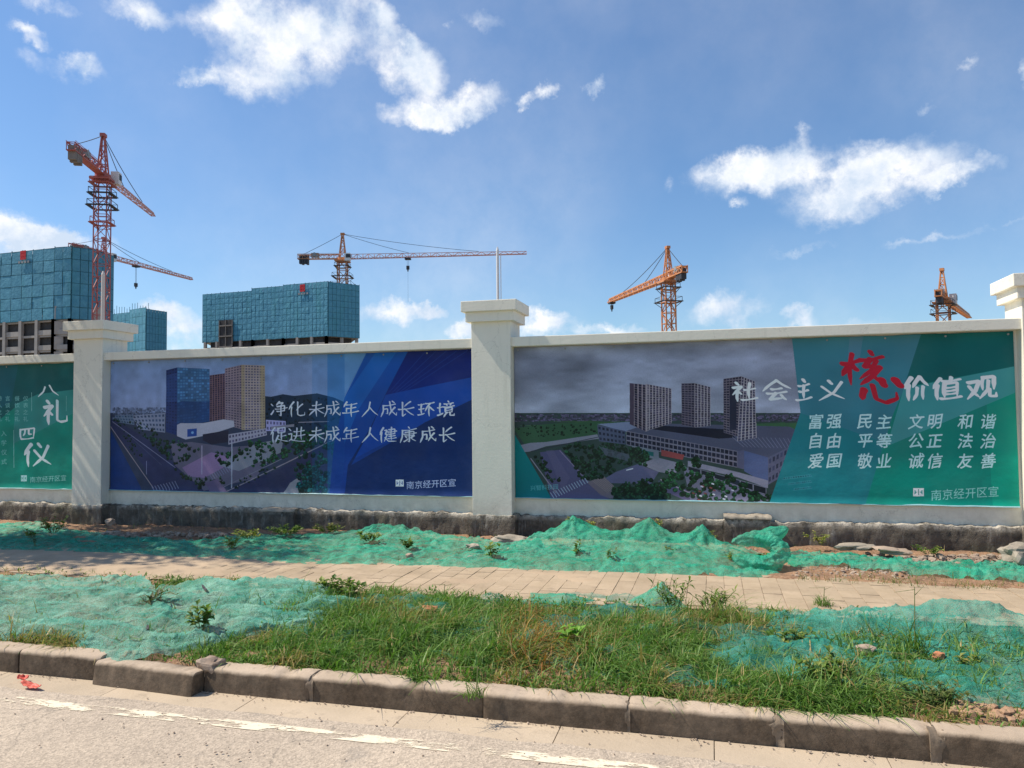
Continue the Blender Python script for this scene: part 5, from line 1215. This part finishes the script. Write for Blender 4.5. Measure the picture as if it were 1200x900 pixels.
# ------------------------------------------------------------------ stones, rubble, litter
def stone_mesh(name, sx, sy, sz, seed, mat, n=2, rough=.38):
    bm = bmesh.new(); bmesh.ops.create_icosphere(bm, subdivisions=n, radius=1)
    for v in bm.verts:
        k = 1+rough*noise.noise(v.co*1.3+Vector((seed, 0, 0)))*2+rough*.4*noise.noise(v.co*4+Vector((0, seed, 0)))
        c = v.co*(k+.06*noise.noise(v.co*9+Vector((seed, seed, 0)))); c.x, c.y, c.z = [math.copysign(abs(q)**.75, q) for q in c]; v.co = (c.x*sx, c.y*sy, c.z*sz)
    me = bpy.data.meshes.new(name); bm.to_mesh(me); bm.free(); me.materials.append(mat); return me
def stone(px, py, z, s, label, mat='slab', rz=0, name='stone', n=3, tilt=0):
    c = at_z(px, py, z); o = meshobj(name, stone_mesh(name, *s, px, MAT[mat], n)); o.location = (c.x, c.y, z); o.rotation_euler = (tilt, tilt*.5, rz)
    tag(o, label, 'stone', 'loose stones by the path')
stone(1003, 641, .24, (.19, .10, .035), 'flat grey slab of concrete lying at the wall foot on the right', rz=.15, name='concrete_slab')
stone(1193, 650, .26, (.14, .12, .09), 'pale block of concrete at the wall foot by the right edge', rz=.3)
stone(598, 632, .22, (.17, .10, .045), 'broken concrete slab in front of the middle pillar', rz=.2, name='concrete_slab', tilt=.1)
stone(628, 637, .2, (.09, .06, .04), 'grey lump between the middle pillar and the first mound')
stone(1045, 645, .24, (.16, .08, .03), 'low earthy slab half covered by net on the right', 'rubble', -.1, 'concrete_slab')
stone(129, 612, .26, (.055, .05, .045), 'dark rounded stone resting on the rubble beside the left pillar', 'rubble')
stone(554, 640, .22, (.07, .04, .025), 'small pale flake on the net left of the middle pillar')
stone(553, 653, .18, (.05, .03, .02), 'little stone at the net edge near the middle of the path')
stone(480, 652, .18, (.04, .03, .03), 'small brownish stone at the net edge below the blue banner', 'rubble')
stone(248, 781, .13, (.07, .06, .05), 'reddish clod beside the loose kerb stone', 'rubble')
stone(152, 768, .13, (.05, .05, .03), 'broken red earth clod behind the loose kerb stone', 'clay')
stone(1013, 761, .19, (.055, .035, .022), 'pale stone lying on the right-hand net', 'rubble')
stone(1100, 768, .18, (.03, .025, .02), 'small reddish stone on the right-hand net', 'clay')
def curl(px, py, z, w, l, label, mat, rz, name, cat):
    c = at_z(px, py, z); V, F = grid(list(np.linspace(-l, l, 16)), lambda x: (-w*(1-(x/l)**2*.55), w*(1-(x/l)**2*.55)), lambda x, y, t: (x, y, .25*(y*y)/w+.25*x*x/l+.012*fbm(x*38, y*38, px)), 8)
    me = npmesh(name, V, F, mat); o = meshobj(name, me); o.location = (c.x, c.y, z); o.rotation_euler = (.3, .1, rz)
    m = o.modifiers.new('thickness', 'SOLIDIFY'); m.thickness = .003; tag(o, label, cat)
curl(504, 713, .21, .026, .055, 'curled orange dead leaf caught in the grass', MAT['clay'], .3, 'dead_leaf', 'leaf')
curl(37, 804, .022, .022, .075, 'flattened strip of red plastic lying in the gutter', MAT['plastic'], -.1, 'plastic_strip', 'litter')
curl(27, 794, .03, .022, .03, 'crumpled red scrap against the kerb at the left', MAT['plastic'], .6, 'plastic_scrap', 'litter')
curl(240, 690, .24, .010, .07, 'dark dead twig of leaf lying on the faded net', MAT['cable'], -.7, 'dead_leaf', 'leaf')
curl(173, 737, .2, .012, .045, 'small dark dead leaf low on the faded net', MAT['cable'], -.9, 'dead_leaf', 'leaf')
def gravel(name, label, spots, mats='rubble'):
    V, F = [], []; base = stone_mesh('chip', 1, 1, 1, 3, MAT[mats], 1, .3); bv = np.array([v.co[:] for v in base.vertices]); bf = np.array([p.vertices[:] for p in base.polygons]); bpy.data.meshes.remove(base)
    for (x, y, z, s) in spots:
        a = random.uniform(0, 6.3); R_ = np.array([[math.cos(a), -math.sin(a), 0], [math.sin(a), math.cos(a), 0], [0, 0, 1]])
        F.append(bf+len(V)*len(bv)); V.append((bv*np.array([s*random.uniform(.7, 1.3), s*random.uniform(.7, 1.2), s*random.uniform(.4, .8)]))@R_.T+np.array([x, y, z]))
    tag(meshobj(name, npmesh(name, np.concatenate(V), np.concatenate(F), MAT[mats], False)), label, kind='stuff')
sp = []
def scatter(n, p0, p1, z, s0, s1, hf, h=0):
    for _ in range(n):
        c = at_z(random.uniform(p0[0], p1[0]), random.uniform(p0[1], p1[1]), z)
        if c.y < 4.03: continue
        sp.append((c.x, c.y, hf(c.x, c.y)+h*random.random(), random.uniform(s0, s1)**1))
scatter(260, (115, 618), (275, 622), .25, .008, .035, bank_h, .05); scatter(150, (930, 640), (1220, 648), .25, .01, .04, bank_h, .03); scatter(220, (1060, 644), (1200, 652), .25, .01, .04, bank_h, .06)
scatter(120, (580, 632), (660, 640), .22, .01, .04, bank_h, .03); scatter(260, (928, 660), (1080, 672), .18, .004, .02, bank_h); scatter(80, (850, 648), (930, 655), .2, .006, .02, bank_h)
scatter(420, (300, 618), (900, 640), .22, .005, .02, bank_h, .02)
gravel('wall_foot_rubble', 'broken stones and clods strewn along the wall foot', sp); sp = []
scatter(260, (1115, 812), (1215, 834), .16, .004, .03, verge_h, .015); scatter(150, (700, 800), (790, 812), .15, .005, .02, verge_h); scatter(70, (130, 770), (180, 775), .15, .008, .03, verge_h, .02); scatter(130, (230, 776), (300, 790), .15, .006, .02, verge_h); scatter(300, (900, 735), (1200, 815), .18, .004, .012, verge_h, .02)
gravel('verge_clods', 'reddish crumbs of earth on the near verge', sp, 'clod'); sp = []
for _ in range(260):
    c = at_z(random.uniform(-20, 1220), random.uniform(790, 900), 0)
    if 3.0 < c.y < 3.84: sp.append((c.x, c.y, .012, random.uniform(.002, .006)))
for _ in range(260):
    x_ = random.uniform(-4.5, 1.6); sp.append((x_, 3.85-abs(random.gauss(0, .012)), .012, random.uniform(.0015, .006)))
gravel('gutter_grit', 'grit and crumbs lying in the gutter', sp); sp = []

# ------------------------------------------------------------------ street tree outside the left edge, whose shade falls on path and net
def tree(x, y, h, label):
    t = empty('street_tree', (x, y, GZ), 0, label, 'tree'); b = MB(); R = random.Random(4)
    b.cyl((0, 0, -.1), (.05, 0, h*.42), .11, .07, 10); tips = []
    for k in range(14):
        a = k*2.4; z0 = h*R.uniform(.25, .42); tip = Vector((math.cos(a)*R.uniform(.4, .9), math.sin(a)*R.uniform(.7, 1.6), h*R.uniform(.5, .98))); b.cyl((.05*z0/h, 0, z0), tip, .04, .012, 6); tips.append(tip)
    meshobj('trunk', b.mesh('trunk', MAT['bark']), t, keep=False)
    n = 15000; V = np.zeros((n, 4, 3)); T = np.array([tp[:] for tp in tips])
    c = T[rng.integers(0, len(T), n)]*rng.uniform(.72, 1.02, n)[:, None]+rng.normal(0, .30, (n, 3)); c[:, 0] = np.minimum(np.minimum(c[:, 0], 1.5), 10.7-1.19*(7.1+c[:, 1])-.25)-rng.uniform(0, .3, n)*(c[:, 0] > .8); a = rng.normal(0, 1, (n, 3)); a /= np.linalg.norm(a, axis=1)[:, None]; s = np.cross(a, rng.normal(0, 1, (n, 3))); s /= np.linalg.norm(s, axis=1)[:, None]
    L = rng.uniform(.08, .15, n)[:, None]; V[:, 0] = c; V[:, 1] = c+a*L*.5+s*L*.3; V[:, 2] = c+a*L; V[:, 3] = c+a*L*.5-s*L*.3
    g = rng.uniform(.7, 1.3, n)[:, None]*np.array([.05, .10, .02])
    meshobj('crown', npmesh('crown', V.reshape(-1, 3), np.arange(4*n).reshape(n, 4), MAT['leaf'], False, np.repeat(g, 4, 0)), t, keep=False)
tree(-10.7, 7.1, 8.8, 'slender young street tree standing in the verge to the left of the view')
